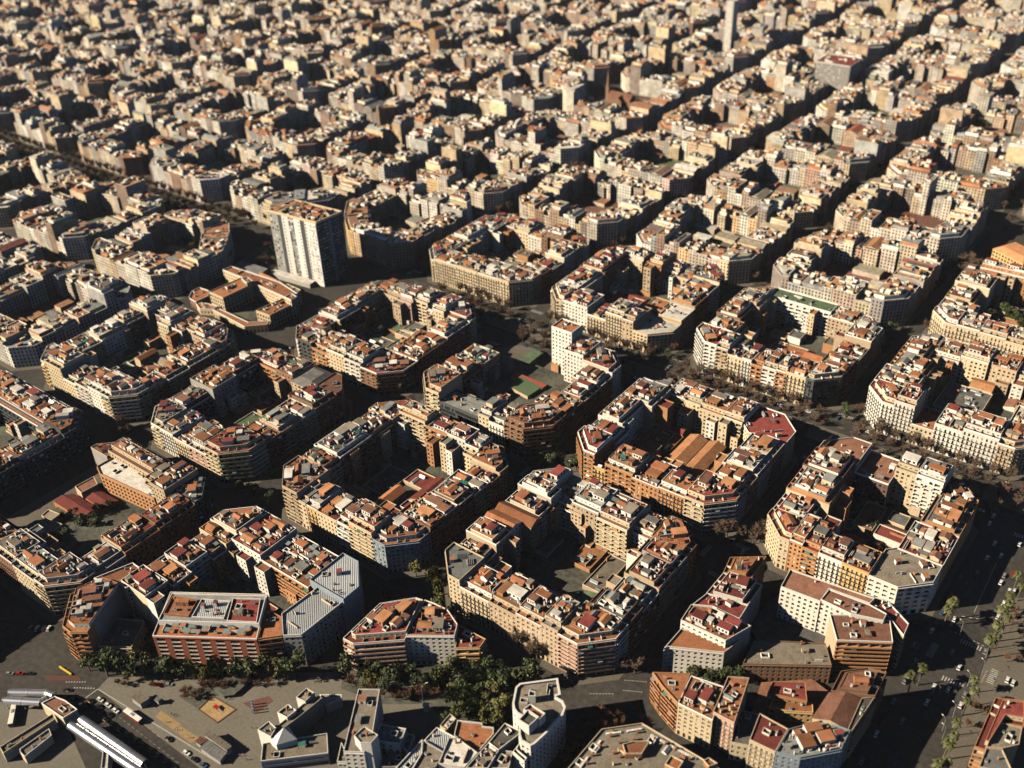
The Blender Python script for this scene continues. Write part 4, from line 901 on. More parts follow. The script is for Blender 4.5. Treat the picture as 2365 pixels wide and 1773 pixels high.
# ------------------------------------------------------------------ the old hospital with clay roofs
def wing(pts, h, lab, code='col', flags=None, fl='f', seed=3): return sb(zh, pts, h, code, lab, fl, flags, 'convent_wing', 'convent wing', seed, dens=.01, court='a')
wing([(525, 135), (760, 228), (905, 300), (1310, 482), (1480, 440), (1250, 290), (640, 92)], 14, 'long rear wing of the old convent with a terracotta roof and arched cream wall', 'cow', 'SPSPPSS')
wing([(350, 412), (525, 490), (905, 312), (760, 232)], 15, 'west wing of the old convent with two rows of arched windows on the cloister', 'coa', 'SSPS')
wing([(948, 655), (1122, 718), (1470, 545), (1312, 490)], 12, 'east wing of the old convent with a plain terracotta roof', 'coa', 'SSPS')
wing([(395, 640), (800, 858), (1090, 832), (1110, 790), (850, 800), (480, 628)], 6.5, 'low front wing of the old convent closing the cloister with a clay roof', 'cow', 'SSPPSP')
wing([(100, 500), (95, 470), (135, 405), (230, 362), (345, 400), (340, 470), (180, 545)], 7, 'rounded apse of the old convent with a curved clay roof', 'bow', 'SSSSPPS')
wing([(230, 630), (400, 640), (470, 600), (300, 560), (180, 560)], 5.5, 'clay roofed porch between apse and low front wing of the old convent', 'cow')
wing([(760, 240), (830, 300), (905, 275), (840, 225)], 18, 'small square stair turret on the old convent, over the cloister', 'cnw')
wing([(1310, 480), (1395, 525), (1470, 480), (1400, 440)], 17, 'second square turret of the old convent, above its east wing', 'cnw')
wing([(1280, 340), (1450, 440), (1520, 390), (1350, 310)], 13, 'grey roofed annex behind the old convent near the tower', 'cgw')
o = slab('cloister_floor', 'paved cloister court of the old convent', 'courtyard', P(zh, [(500, 640), (850, 820), (1000, 700), (1350, 520), (920, 330), (530, 600)], .2), .02, .13, M['court'], M['court'], 'structure')
slab('plaza_wall', 'plain orange screen wall standing behind the old convent roofs', 'wall', P(zh, [(985, 165), (1205, 265), (1215, 250), (995, 150)], 13), .1, 13, M['o'], M['Rl'])
slab('podium_roof', 'flat grey deck between the round plaza and the old convent', 'deck', P(zh, [(665, 60), (985, 190), (1100, 110), (760, 5)], 8), .1, 8, M['g'], M['Rg'])
# ------------------------------------------------------------------ ochre palace at the right edge
a = Vector(at(*s8(918, 350), 17.5)); b = Vector(at(*s8(1248, 515), 17.5)); n_ = (b-a).normalized(); n_ = Vector((-n_.y, n_.x))
building(ccw([tuple(a), tuple(b), tuple(b+n_*26), tuple(a+n_*26)]), list('SSSS'), 17.5, 'y', 'l', 'a', random.Random(3), 'palace', 'ochre palace with rows of arched windows and an orange hipped roof', 'palace', None, 'i')
# ------------------------------------------------------------------ modern buildings along the square
def flat(zf, pts, h, code, name, lab, cat, fl='f', flags=None, par=1.0, dens=.01): return sb(zf, pts, h, code, lab, fl, flags, name, cat, 5, dens=dens)
flat(s3, [(660, 892), (870, 1000), (1300, 690), (1690, 372), (1640, 330), (1380, 470), (1130, 690), (990, 800)], 12, 'gtx', 'civic_hall', 'long stepped white hall with gravel roof terraces crossing the paved square', 'civic hall')
for pts, lab in (([(660, 880), (870, 990), (955, 850), (840, 740)], 'nearest square gravel terrace block of the stepped hall'), ([(975, 610), (1130, 690), (1280, 575), (1150, 475)], 'middle square gravel terrace block of the stepped hall'), ([(1275, 365), (1420, 430), (1570, 290), (1440, 215)], 'farthest square gravel terrace block of the stepped hall')):
    t = flat(s3, pts, 13.5, 'wtx', 'roof_terrace', lab, 'roof terrace')
pp = P(s3, [(870, 1010), (1290, 1010), (1200, 900), (1060, 820)], 12); c = centroid(pp); m = MB(); m.prism(P(s3, [(865, 1030), (955, 1110), (1290, 1015), (1150, 800)], 12), .1, 12, M['white']); pb = P(s3, [(865, 1030), (955, 1110), (1290, 1015), (1150, 800)], 12); tp = at(*s3(1070, 830), 17)
for i in range(4): m.face([(*pb[i], 12.02), (*pb[(i+1) % 4], 12.02), (*tp, 17)], M['metal' if i % 2 else 'white'])
o = m.obj('glass_pyramid', None, (*c, 0)); tag(o, 'white and glass pyramid roof between stepped hall and low gravel hall', 'pavilion')
flat(s3, [(712, 1385), (1785, 1255), (1768, 938), (1300, 1010), (740, 1100)], 8, 'sth', 'low_hall', 'low hall with a wide gravel roof and strip windows in front of the pyramid', 'hall')
flat(s3, [(1650, 320), (2000, 320), (2000, 390), (1740, 480)], 6, 'wwx', 'entrance_canopy', 'white low entrance wing behind the stepped hall', 'entrance', fl='f')
flat(s4, [(232, 1228), (560, 1242), (668, 1108), (812, 235), (470, 232)], 20, 'wtw', 'office_building', 'slim white office building with a long brown gravel roof and pipes', 'office', dens=.03)
flat(s4, [(400, 970), (500, 1085), (670, 1095), (785, 962), (565, 822)], 26, 'wtx', 'plant_room', 'white walled plant room raised above the slim white office', 'plant room')
flat(s4, [(758, 915), (800, 1060), (1135, 1105), (1232, 860), (825, 788)], 14, 'wgw', 'office_annex', 'square white annex with a gravel roof half in shade beside the slim office', 'office annex')
flat(s4, [(1180, 1150), (1260, 1240), (1365, 960), (1240, 940)], 9, 'wgw', 'glazed_link', 'low white link building behind the square white annex', 'link building')
flat(s4, [(130, 1395), (290, 1400), (300, 1290), (200, 1080)], 10, 'wtw', 'balcony_block', 'small white balcony block at the near end of the slim office', 'annex')
flat(s4, [(850, 1472), (1230, 1472), (1260, 1260), (1060, 1190), (850, 1330)], 8, 'gtx', 'low_hall', 'low dark roofed hall in the shade between annex and metal roofs', 'hall')
flat(s4, [(1525, 1040), (1862, 1228), (2045, 1010), (1720, 838)], 14, 'gzx', 'market_hall', 'grey metal roofed hall with standing seams, rear part', 'market hall')
flat(s4, [(1060, 1500), (1300, 1560), (1480, 1260), (1490, 1035)], 15, 'gzx', 'market_hall', 'sloping grey roof strip on the street side of the metal hall', 'market hall')
flat(s4, [(1300, 1562), (1700, 1480), (1840, 1240), (1500, 1045), (1482, 1262)], 15.2, 'gtx', 'market_hall', 'big brownish metal roof filling the middle of the metal hall', 'market hall')
flat(s4, [(1770, 810), (1880, 880), (2030, 700), (1935, 620)], 12, 'cwx', 'market_hall', 'small pale gabled roof at the far tip of the metal hall', 'market hall')
flat(s5, [(-190, 1560), (230, 1620), (440, 1390), (110, 1150), (-20, 1150)], 15.4, 'wwx', 'market_hall', 'pale smooth roof panel beside the terracotta roof court', 'market hall')
flat(s5, [(60, 1112), (440, 1380), (690, 1085), (692, 985), (512, 965), (508, 912), (118, 872)], 13, 'wox', 'roof_court', 'terracotta roof court with white walls and pipe frames between metal and curved roofs', 'roof court', dens=.03)
# curved white building
cp = [(1120, 1200), (1280, 1285), (1350, 1250), (1530, 1085), (1700, 885), (1800, 790), (1845, 660), (1800, 560), (1680, 490), (1765, 465), (1718, 200), (1110, 280), (1040, 345), (990, 600), (1005, 690), (1060, 765), (1180, 825), (1090, 900), (1090, 1100)]
poly = P(s5, cp, 24); fl_ = list('S'*len(poly)); c = centroid(poly); root = thing('curved_building', 'white building with a curved balustraded roof edge standing between park and dark street', 'office building', (*c, 0)); org = (*c, 0)
rng = random.Random(8); wb = MB()
for i in range(len(poly)):
    p, q = poly[i], poly[(i+1) % len(poly)]; n = edge_n(p, q); facade(wb, p, q, .1, 24, M['white'], 'w', rng, False, None, None, 1, full=(CAM.x-p[0])*n[0]+(CAM.y-p[1])*n[1] > 0)
wb.obj('wall', root, org); rb = MB(); rb.face([(*p, 24) for p in poly], M['Rt']); rb.obj('roof', root, org)
pb = MB()
for i in range(len(poly)):
    p, q = poly[i], poly[(i+1) % len(poly)]; L = math.dist(p, q); pb.box(-.05, .02, 23.99+.001*i, L+.05, 1.0, 25.1+.004*i, M['white'], ax=(p[0], p[1], (q[0]-p[0])/L, (q[1]-p[1])/L))
pb.obj('parapet', root, org)
for pts, h, mt in (([(1090, 865), (1255, 968), (1420, 820), (1240, 700)], 29.5, 'Rd'), ([(1165, 700), (1240, 740), (1420, 860), (1520, 765), (1280, 610)], 29, 'Ro'), ([(1245, 490), (1360, 490), (1360, 410), (1260, 400)], 28, 'Rg')):
    m = MB(); q = P(s5, pts, h); m.prism(q, 24.01, h, M['white'], M[mt]); ii = inset(q, [.35]*len(q)); 
    if ii: m.ring(q, ii, h+.002, h+1.2, M['white'])
    m.obj('penthouse', root, org)
furnish(root, org, P(s5, [(1060, 600), (1140, 330), (1680, 240), (1700, 460), (1560, 600), (1200, 640)], 24), 24.01, rng, .5, .05, 0, kinds=['air_conditioner', 'chimney', 'terrace_wall', 'skylight', 'light_well'])
flat(s5, [(610, 1218), (770, 1340), (1155, 1045), (870, 908)], 19, 'wdx', 'plant_deck', 'dark sunken plant deck with white rim beside the curved building', 'plant deck', dens=.05)
flat(s5, [(240, 1640), (600, 1640), (780, 1345), (610, 1225)], 18, 'wtw', 'flat_block', 'block with rows of white chimney pots on a brown roof below the plant deck', 'apartment block', fl='', dens=.1)
flat(s5, [(605, 1640), (930, 1640), (1000, 1370), (790, 1345)], 17, 'ctw', 'flat_block', 'block with a ribbed tan roof below the curved building', 'apartment block')
flat(s5, [(1000, 1370), (1180, 1530), (1225, 1470), (1060, 1330), (1120, 1215)], 19, 'wdw', 'flat_block', 'small white block with a dark sunken roof under the curved building', 'apartment block')
sb(s6, [(40, 1060), (520, 500), (1065, 420), (2150, 1060)], 20, 'ctw', 'wide gravel roofed block with white vents and clay huts at the bottom edge', 'f', 'SSSC', 'flat_block', 'apartment block', dens=.035)
big_deck = [o for o in COL.objects if o.get('label', '').startswith('wide gravel')][0]; so_ = tuple(big_deck.location); dk = [o for o in big_deck.children if o.name.startswith('roof')][0]; rd = random.Random(12)
for (a, b), n in (((s6(590, 560), s6(770, 540)), 9), ((s6(870, 525), s6(1050, 495)), 9), ((s6(1190, 580), s6(1390, 680)), 9), ((s6(1450, 720), s6(1780, 890)), 14), ((s6(500, 660), s6(400, 800)), 7), ((s6(330, 880), s6(240, 1000)), 7)):
    a = Vector(at(*a, 20)); b = Vector(at(*b, 20)); an = math.atan2(b.y-a.y, b.x-a.x)
    for i in range(n): p = a+(b-a)*(i/(n-1)); place(UM['terrace_wall'][0], 'vent', dk, (p.x-so_[0], p.y-so_[1], 20.02), an, (.7, .9, .9))
for x, y in ((640, 590), (760, 680), (950, 640), (1000, 540), (680, 820), (770, 870), (1100, 850), (1230, 640), (490, 740), (390, 850), (320, 960), (1380, 700), (1510, 770), (1700, 900)):
    p = at(*s6(x, y), 20); place(UM['chimney'][1 if (x+y) % 3 else 3], 'chimney', dk, (p[0]-so_[0], p[1]-so_[1], 20.02), .6, (.9, .9, 2.4))
for pts, h in (([(800, 700), (840, 830), (1060, 830), (1165, 660), (950, 660)], 23), ([(1370, 970), (1540, 1050), (1620, 930), (1450, 850)], 22.5), ([(1890, 920), (1960, 1000), (2080, 960), (1960, 880)], 22.5)):
    m = MB(); q = P(s6, pts, h); m.prism(q, 20.02, h, M['clayw'], M['Ro']); ii = inset(q, [.3]*len(q)); m.ring(q, ii, h+.002, h+.9, M['c']) if ii else None; m.obj('penthouse', big_deck, so_)
sg = at(*z8(490, 565), 28); a0 = Vector(at(*z8(455, 600), 27)); b0 = Vector(at(*z8(525, 530), 27)); dd = (b0-a0).normalized(); L_ = (b0-a0).length
sgn = thing('roof_sign', 'dark rooftop sign board with small white letters on the maroon roof', 'sign', (a0.x, a0.y, 0)); m = MB(); m.box(0, -.15, 27, L_, .15, 30.2, M['rail'], ax=(0, 0, dd.x, dd.y), bottom=True); m.obj('board', sgn)
for i in range(4):
    m = MB(); x = L_*(.16+.18*i); w = L_*.11
    for q in (((0, .12), (0, 1)), ((1, 1.0), (0, 1)), ((0, 1), (.88, 1)), ((.0, 1), (.44, .56))):
        m.box(x+w*q[0][0]*(1 if q[0][1] == 1.0 and q[0][0] == 1 else 1)-(w*.12 if q[0] == (1, 1.0) else 0), -.22, 28+1.5*q[1][0], x+w*(q[0][1] if q[0] != (1, 1.0) else 1.0), -.16, 28+1.5*q[1][1], M['white'], ax=(0, 0, dd.x, dd.y), bottom=True)
        m.box(x+w*q[0][0]-(w*.12 if q[0] == (1, 1.0) else 0), .16, 28+1.5*q[1][0], x+w*(q[0][1] if q[0] != (1, 1.0) else 1.0), .22, 28+1.5*q[1][1], M['white'], ax=(0, 0, dd.x, dd.y), bottom=True)
    m.obj('letter', sgn)
# ------------------------------------------------------------------ bus station canopies
def tubes(lab, pts, r, z):
    w = [Vector((*at(*s1(*p), z+r*.6), z)) for p in pts]; c = w[0]; root = thing('station_canopy', lab, 'canopy', (c.x, c.y, 0)); m = MB()
    for a, b in zip(w, w[1:]):
        d = (b-a).normalized(); s = Vector((d.y, -d.x, 0)); n = max(2, int((b-a).length/4)); N = 10; base = len(m.v)
        for i in range(n+1):
            p = a+(b-a)*(i/n)
            for k in range(N+1):
                t = math.pi*k/N; q = p+s*(r*math.cos(t)); m.v.append((q.x, q.y, z+r*math.sin(t)))
        for i in range(n):
            for k in range(N): q = base+i*(N+1)+k; m.f.append((q, q+1, q+N+2, q+N+1)); m.m.append(m.mi(M['steel']))
    m.obj('metal_vault', root, (c.x, c.y, 0), True)
    m = MB()
    for a, b in zip(w, w[1:]):
        d = (b-a).normalized(); s = Vector((d.y, -d.x, 0)); n = max(2, int((b-a).length/9))
        for i in range(n+1):
            p = a+(b-a)*(i/n); m.tube((p.x, p.y, .05), (p.x, p.y, z), .25, .25, M['white'])
            pr = [(p.x+s.x*(r+.06)*math.cos(math.pi*k/10), p.y+s.y*(r+.06)*math.cos(math.pi*k/10), z+(r+.06)*math.sin(math.pi*k/10)) for k in range(11)]
            for k in range(10): m.tube(pr[k], pr[k+1], .12, .12, M['metal'], 4)
    m.obj('support', root, (c.x, c.y, 0))
tubes('front steel vault canopy running diagonally to the lower edge', [(1120, 905), (2300, 1700)], 2.3, 6)
tubes('rear steel vault canopy running diagonally, behind its twin', [(1290, 815), (2300, 1520)], 2.3, 6)
tubes('front steel vault canopy along the far side of the bus yard', [(60, 512), (640, 545), (740, 490)], 2.1, 6)
tubes('rear steel vault canopy along the far side of the bus yard', [(150, 385), (740, 395), (850, 440)], 2.1, 6)
flat(s1, [(665, 592), (1010, 830), (1240, 690), (1045, 545), (880, 480)], 8, 'cnx', 'station_building', 'wedge shaped station building with a brown roof where the vaults meet', 'station')
flat(s1, [(0, 1300), (60, 1400), (890, 850), (850, 765)], 6, 'ctx', 'bus_canopy', 'long olive canopy roof crossing the bus yard', 'canopy')
flat(s1, [(330, 1380), (400, 1450), (830, 1110), (790, 1000), (320, 1330)], 5, 'ctx', 'bus_canopy', 'shorter canopy with a ribbed glass strip beside the long olive one', 'canopy')
flat(s1, [(1615, 1640), (1720, 1640), (1740, 1350), (1650, 1330)], 7, 'wwx', 'station_wing', 'narrow white flat roof under the steel vaults at the lower edge', 'station wing')
# kiosks
for zf, pts, h, mm, nm, lab in ((s2, [(700, 490), (855, 600), (1010, 500), (850, 395)], 4, 'Rt', 'kiosk', 'kiosk with a ribbed grey green roof near the taxi rank'), (s2, [(1075, 530), (1140, 560), (1200, 500), (1130, 470)], 3.2, 'Rg', 'kiosk', 'small round cornered hut beside the ribbed kiosk'),
        (s2, [(1865, 1080), (2230, 1335), (2320, 1270), (1970, 1010)], 4.5, 'Rt', 'pavilion', 'slatted flat roof pavilion on the paved square'), (s2, [(1800, 1290), (2130, 1520), (2230, 1370), (1960, 1180)], 3, 'Rg', 'pavilion', 'sloping grey roof beside the slatted pavilion'),
        (s2, [(1725, 1190), (1810, 1250), (1930, 1165), (1825, 1110)], 2.8, 'Rn', 'container', 'brown container hut at the end of the sandy strip'), (s4, [(1485, 480), (1580, 500), (1610, 440), (1510, 425)], 5, 'Rw', 'gate_lodge', 'white cube lodge at the park edge beside the dark yard')):
    p = P(zf, pts, h); c = centroid(p); t = thing(nm, lab, nm.replace('_', ' '), (*c, 0)); m = MB(); m.prism(inset(p, [.35]*4) or p, .05, h, M['g'] if mm != 'Rw' else M['white']); m.obj('wall', t, (*c, 0))
    m = MB(); m.prism(p, h+.003, h+.25, M[mm])
    a, b, d = Vector(p[0]), Vector(p[1]), Vector(p[3]); L = (b-a).length; W_ = (d-a).length
    for i in range(8): m.box(L*(i+.2)/8, .1, h+.253, L*(i+.5)/8, W_-.1, h+.33, M[mm], ax=(a.x, a.y, *((b-a)/L)))
    m.obj('roof', t, (*c, 0))
c = at(*z1(1610, 940), 0); t = thing('zigzag_sculpture', 'row of four pale zigzag slabs on a rust coloured plinth', 'sculpture', (*c, 0)); m = MB(); m.prism([(q[0]-c[0], q[1]-c[1]) for q in P(z1, [(1550, 895), (1640, 955), (1745, 880), (1715, 850)], 0)], .02, .1, M['redpave']); m.obj('plinth', t)
for i in range(4):
    m = MB(); x = -3+i*1.6; m.prism(ccw([(x, -i*1.0+2), (x+.9, -i*1.0+2.6), (x+1.1, -i+2.2), (x+.2, -i+1.6)]), .1, 4.2, M['s']); m.obj('slab', t)
# ------------------------------------------------------------------ ground
def sheet(name, poly, z, mat, kind='structure'):
    m = MB(); m.face([(*p, z) for p in ccw(poly)], mat); o = m.obj(name); o['kind'] = kind; return o
sheet('ground', [(-4200, -900), (1400, -900), (1400, 4200), (-4200, 4200)], 0, M['asph'])
o = pv.obj('pavement'); o['kind'] = 'structure'
o = yard.obj('courtyard_ground'); o['kind'] = 'structure'
G = lambda zf, pts: P(zf, pts, 0)
nat = lambda x, y: (x, y)
sheet('plaza', [at(*q, 0) for q in (s1(1560, 352), (330, 1672), (560, 1850), (1100, 1850), (1120, 1660), (1000, 1600), (760, 1552), (420, 1555), (250, 1565))], .012, M['plaza'])
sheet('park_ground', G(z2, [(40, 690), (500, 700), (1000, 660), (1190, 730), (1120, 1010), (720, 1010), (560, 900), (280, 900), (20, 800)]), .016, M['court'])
sheet('bus_yard', [at(*q, 0) for q in ((-200, 1620), s1(640, 560), s1(1050, 900), s1(1500, 1900), (-300, 1850))], .008, M['plaza'])
sheet('avenue_median', [(-190, 207), (345, 207), (345, 222), (-190, 222)], .02, M['pave'])
sheet('sand_court', G(s2, [(1095, 790), (1190, 698), (1512, 920), (1375, 1000)]), .02, M['sand']); sheet('sand_court', G(s2, [(1402, 1020), (1500, 945), (1795, 1130), (1665, 1222)]), .02, M['sand'])
sheet('playground_sand', G(z1, [(1270, 935), (1355, 852), (1500, 938), (1388, 1018)]), .022, M['sand'])
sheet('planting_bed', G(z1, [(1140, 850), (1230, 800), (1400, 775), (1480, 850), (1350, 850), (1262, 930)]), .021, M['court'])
sheet('red_crossing', G(s1, [(665, 140), (770, 215), (1290, 215), (1250, 140)]), .02, M['redpave'])
sheet('palm_promenade', [at(*q, 0) for q in ((2330, 1380), (2300, 1480), (2230, 1640), (2160, 1800), (2420, 1800), (2420, 1380))], .02, M['pave'])
sheet('round_plaza', [(-333+72*math.cos(i*math.pi/12), 222+72*math.sin(i*math.pi/12)) for i in range(24)], .02, M['asph'])
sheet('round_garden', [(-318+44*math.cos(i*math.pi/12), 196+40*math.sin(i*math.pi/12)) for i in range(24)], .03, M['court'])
mk = MB()
def dash(a, b, w, mat='mark', n=1, gap=.5, z=.026):
    a = Vector(a); b = Vector(b); d = (b-a).normalized(); s = Vector((-d.y, d.x))*w/2; L = (b-a).length/n
    for i in range(n):
        p = a+d*(L*i); q = p+d*(L*(1-gap if n > 1 else 1)); mk.face([(*(p-s), z), (*(q-s), z), (*(q+s), z), (*(p+s), z)], M[mat])
for y in (200.5, 229): dash((-250, y), (345, y), .18, n=70)
for y in (206.6, 222.4): dash((-190, y), (345, y), .2)
for i in range(-2, 4):
    for j in range(1, 3):
        x, y = (i-.5)*PU, (j-.5)*PV+(13 if j == 2 else 26.1 if j > 2 else 0)
        hw = 5.5; vw = 5.5 if j != 2 else 20
        for k in range(8):
            t = -hw+.6+k*1.4
            for sg in (-1, 1): dash((x+t, y+sg*(vw+8)), (x+t, y+sg*(vw+11.5)), .6); 
            if j != 2:
                for sg in (-1, 1): dash((x+sg*(hw+8), y+t), (x+sg*(hw+11.5), y+t), .6)
for a, b, n in ((s1(1050, 240), s1(1390, 240), 8), (s1(1180, 332), s1(1530, 342), 8)): dash(at(*a, 0), at(*b, 0), .7, n=n)
dash(at(*s1(1335, 515), 0), at(*s1(1560, 355), 0), .5); dash(at(*s1(1560, 352), 0), at(*s2(2100, 1530), 0), .5)
dash(at(*s2(520, 800), 0), at(*s2(1500, 1560), 0), .15, n=14); dash(at(*s2(900, 900), 0), at(*s2(1200, 1150), 0), .2, n=4)
for a, b, n in ((z2(1610, 835), z2(1770, 835), 8), (z2(1820, 812), z2(1950, 825), 9), (z2(1830, 748), z2(1980, 760), 9), (s7(760, 960), s7(805, 870), 10), (s7(540, 560), s7(800, 680), 7), (s7(600, 430), s7(830, 470), 4)): dash(at(*a, 0), at(*b, 0), .5, n=n)
dash(at(*s7(880, 0), 0), at(*s7(700, 400), 0), .3)
o = mk.obj('road_markings'); o['kind'] = 'structure'
a = Vector(at(*s1(955, 5), 0)); b = Vector(at(*s1(1145, 130), 0)); m = MB(); d = (b-a).normalized(); m.box(0, -.35, 0, (b-a).length, .35, 1.0, M['markY'], ax=(0, 0, d.x, d.y)); o = m.obj('barrier'); o.location = (*a, 0); tag(o, 'long yellow road barrier lying at the corner of the dark street', 'barrier')
# ------------------------------------------------------------------ trees
def clumps(mb, rng, cs, n, size, mats, flat=1.0):
    for (x, y, z, r) in cs:
        for _ in range(n):
            u, t = rng.uniform(-1, 1), rng.uniform(0, 6.283); k = math.sqrt(1-u*u); rr = r*rng.uniform(.55, 1.08)
            c = Vector((x+rr*k*math.cos(t), y+rr*k*math.sin(t), z+rr*u*flat)); s = size*rng.uniform(.6, 1.3)
            a = Vector((rng.gauss(0, 1), rng.gauss(0, 1), rng.gauss(0, 1))).normalized()*s; b = a.orthogonal().normalized()*s*rng.uniform(.5, .9)
            mb.face([tuple(c-a-b), tuple(c+a-b), tuple(c+a+b), tuple(c-a+b)], M[rng.choice(mats)])
def make_tree(seed, kind):
    rng = random.Random(seed); t = MB(); c = MB()
    if kind in ('green', 'olive', 'conifer'):
        H = 1.0; t.tube((0, 0, 0), (0, 0, .55), .032, .02, M['bark'], 6); cs = []
        for i in range(9):
            a = rng.uniform(0, 6.28); r = rng.uniform(.08, .26); z = rng.uniform(.38, .84); x, y = r*math.cos(a), r*math.sin(a)
            if kind == 'conifer': z = .3+.075*i; r = .3*(1-z)+.03; x, y = r*math.cos(a), r*math.sin(a)
            t.tube((0, 0, .3+.02*i), (x, y, z), .013, .005, M['bark'], 4); cs.append((x, y, z, rng.uniform(.10, .19)))
        clumps(c, rng, cs, 75, .034, {'green': ('leafD', 'leafD', 'leafM'), 'olive': ('leafY', 'leafM', 'leafY'), 'conifer': ('leafD', 'leafM')}[kind], .85)
    elif kind in ('bare', 'rusty'):
        t.tube((0, 0, 0), (0, 0, .38), .022, .016, M['bark'], 6); mt = 'twig' if kind == 'bare' else 'twigR'
        for i in range(11):
            a = i*2.4+rng.uniform(-.3, .3); r = rng.uniform(.14, .30); z = rng.uniform(.6, .92); p0 = (0, 0, rng.uniform(.22, .38)); p1 = (r*math.cos(a), r*math.sin(a), z)
            t.tube(p0, p1, .011, .004, M['bark'], 4); p0 = Vector(p0); p1 = Vector(p1)
            for k in range(64):
                f = rng.uniform(.4, 1); s = p0+(p1-p0)*f; dr = Vector((rng.gauss(0, .6), rng.gauss(0, .6), rng.uniform(.1, 1))).normalized()*rng.uniform(.06, .17); e = s+dr; w = dr.orthogonal().normalized()*.0075
                c.face([tuple(s-w), tuple(s+w), tuple(e+w*.3), tuple(e-w*.3)], M[mt])
                w2 = dr.cross(w).normalized()*.0075; c.face([tuple(s-w2), tuple(s+w2), tuple(e+w2*.3), tuple(e-w2*.3)], M[mt])
    else:
        x = 0
        for i in range(6): t.tube((x, 0, i*.14), (x+.006, 0, i*.14+.141), .026-.002*i, .024-.002*i, M['bark'], 6); x += .006
        for i in range(46):
            a = i*2.4; el = rng.uniform(-.55, 1.25); L = rng.uniform(.17, .25); d = Vector((math.cos(a)*math.cos(el), math.sin(a)*math.cos(el), math.sin(el))); s = Vector((-math.sin(a), math.cos(a), 0))
            p = Vector((x, 0, .84)); q = p+d*L*.55; e = q+(d+Vector((0, 0, -.9)))*L*.4; w = .045
            c.face([tuple(p-s*.004), tuple(p+s*.004), tuple(q+s*w), tuple(q-s*w)], M['palm']); c.face([tuple(q-s*w), tuple(q+s*w), tuple(e+s*w*.4), tuple(e-s*w*.4)], M['palm'])
    return t.mesh('trunk'), c.mesh('crown')
TREES = {k: [make_tree(i*7+n, k) for n in range(3)] for i, k in enumerate(('green', 'olive', 'conifer', 'bare', 'rusty', 'palm'))}
TR = random.Random(4)
def tree(kind, x, y, h, label, group, wide=1.0, z=.1):
    name = {'green': 'broadleaf_tree', 'olive': 'broadleaf_tree', 'conifer': 'conifer_tree', 'bare': 'plane_tree', 'rusty': 'bare_tree', 'palm': 'palm_tree'}[kind]
    r = thing(name, label, 'palm tree' if kind == 'palm' else 'tree', (x, y, z), TR.uniform(0, 6.28), group); h *= TR.uniform(.74, 1.2); tm, cm = TREES[kind][TR.randrange(3)]
    for me, n in ((tm, 'trunk'), (cm, 'crown')): place(me, n, r, (0, 0, 0), 0, (h*wide, h*wide, h))
def row(kind, a, b, n, h, label, group, jit=.6, wide=1.0):
    for i in range(n):
        f = i/max(1, n-1); tree(kind, a[0]+(b[0]-a[0])*f+TR.uniform(-jit, jit), a[1]+(b[1]-a[1])*f+TR.uniform(-jit, jit), h, label, group, wide)
L1 = 'dark evergreen tree in the thick belt below the brick slab'
for k, (x, y) in enumerate([(575, 690), (640, 690), (690, 720), (750, 710), (810, 725), (870, 720), (930, 735), (1000, 725), (1060, 745), (1130, 735), (1190, 740), (1250, 738), (1310, 745), (1400, 745), (1520, 745), (1590, 740), (1650, 745), (1760, 740), (1830, 740), (1890, 735)]):
    tree('olive' if k in (5, 11, 12, 17) else 'green', *at(*z1(x, y), 0), 15.5, L1, 'tree belt below the brick slab', 1.0)
L1 = 'green park tree in the grove behind the curved white building'
for k in range(46):
    pts = [(70, 690), (180, 700), (280, 720), (400, 720), (480, 740), (650, 720), (720, 700), (800, 690), (880, 700), (960, 690), (1040, 690), (1110, 720), (860, 750), (940, 760), (1020, 760), (1100, 790), (760, 790), (820, 820), (900, 830), (1000, 830), (1080, 850), (760, 880), (850, 900), (960, 930), (1040, 930), (750, 950), (830, 960), (920, 990), (1010, 1000), (740, 1000), (1240, 745), (220, 760), (330, 780), (600, 770), (660, 750), (900, 880)]
    if k < len(pts): tree(TR.choice(('green', 'green', 'conifer', 'olive')) if k not in (19, 23, 27, 24, 28) else 'olive', *at(*z2(pts[k][0], pts[k][1]+40), 0), TR.uniform(13, 17.5), L1, 'park grove', 1.05)
for x, y in [(90, 790), (120, 800), (300, 860), (370, 880), (440, 870), (240, 830), (520, 860), (560, 830), (620, 860)]: tree('rusty', *at(*z2(x, y), 0), 8, 'bare rusty tree at the dry edge of the park grove', 'dry park edge', 1.2)
for x, y in [(1180, 840), (1220, 820), (1270, 840), (1320, 810), (1250, 870), (1380, 800), (1430, 810), (1200, 870), (1300, 790), (1480, 790), (1560, 785), (1640, 790), (1720, 780), (820, 760), (980, 790)]: tree('rusty', *at(*z1(x, y), 0), 5, 'low brown shrub in the planting bed beside the orange sand playground', 'shrubs by the playground', 1.5)
for x, y in [(800, 790), (760, 780), (1300, 800), (1370, 795), (1440, 800)]: tree('rusty', *at(*z1(x, y), 0), 6, 'bare reddish shrub tree on the paved square below the belt', 'trees on the square', 1.3)
for x, y, k in [(500, 70, 'olive'), (605, 120, 'olive'), (640, 190, 'olive'), (610, 100, 'olive'), (650, 290, 'olive'), (660, 340, 'green'), (310, 240, 'green')]: tree(k, *at(*z2(x, y), 2), 12, 'olive green street tree beside the pink corner block', 'street trees by the pink corner block', 1.05)
V = lambda x, y: (x*1.0692, y*1.0692)
for x, y in [(1145, 1010), (1165, 1005), (1190, 1010), (1210, 1005), (1232, 1020), (1245, 1015)]: tree('green', *at(*V(x, y), 0), 11, 'green street tree at the brick chamfer of the green pitch block', 'street trees by the green pitch block')
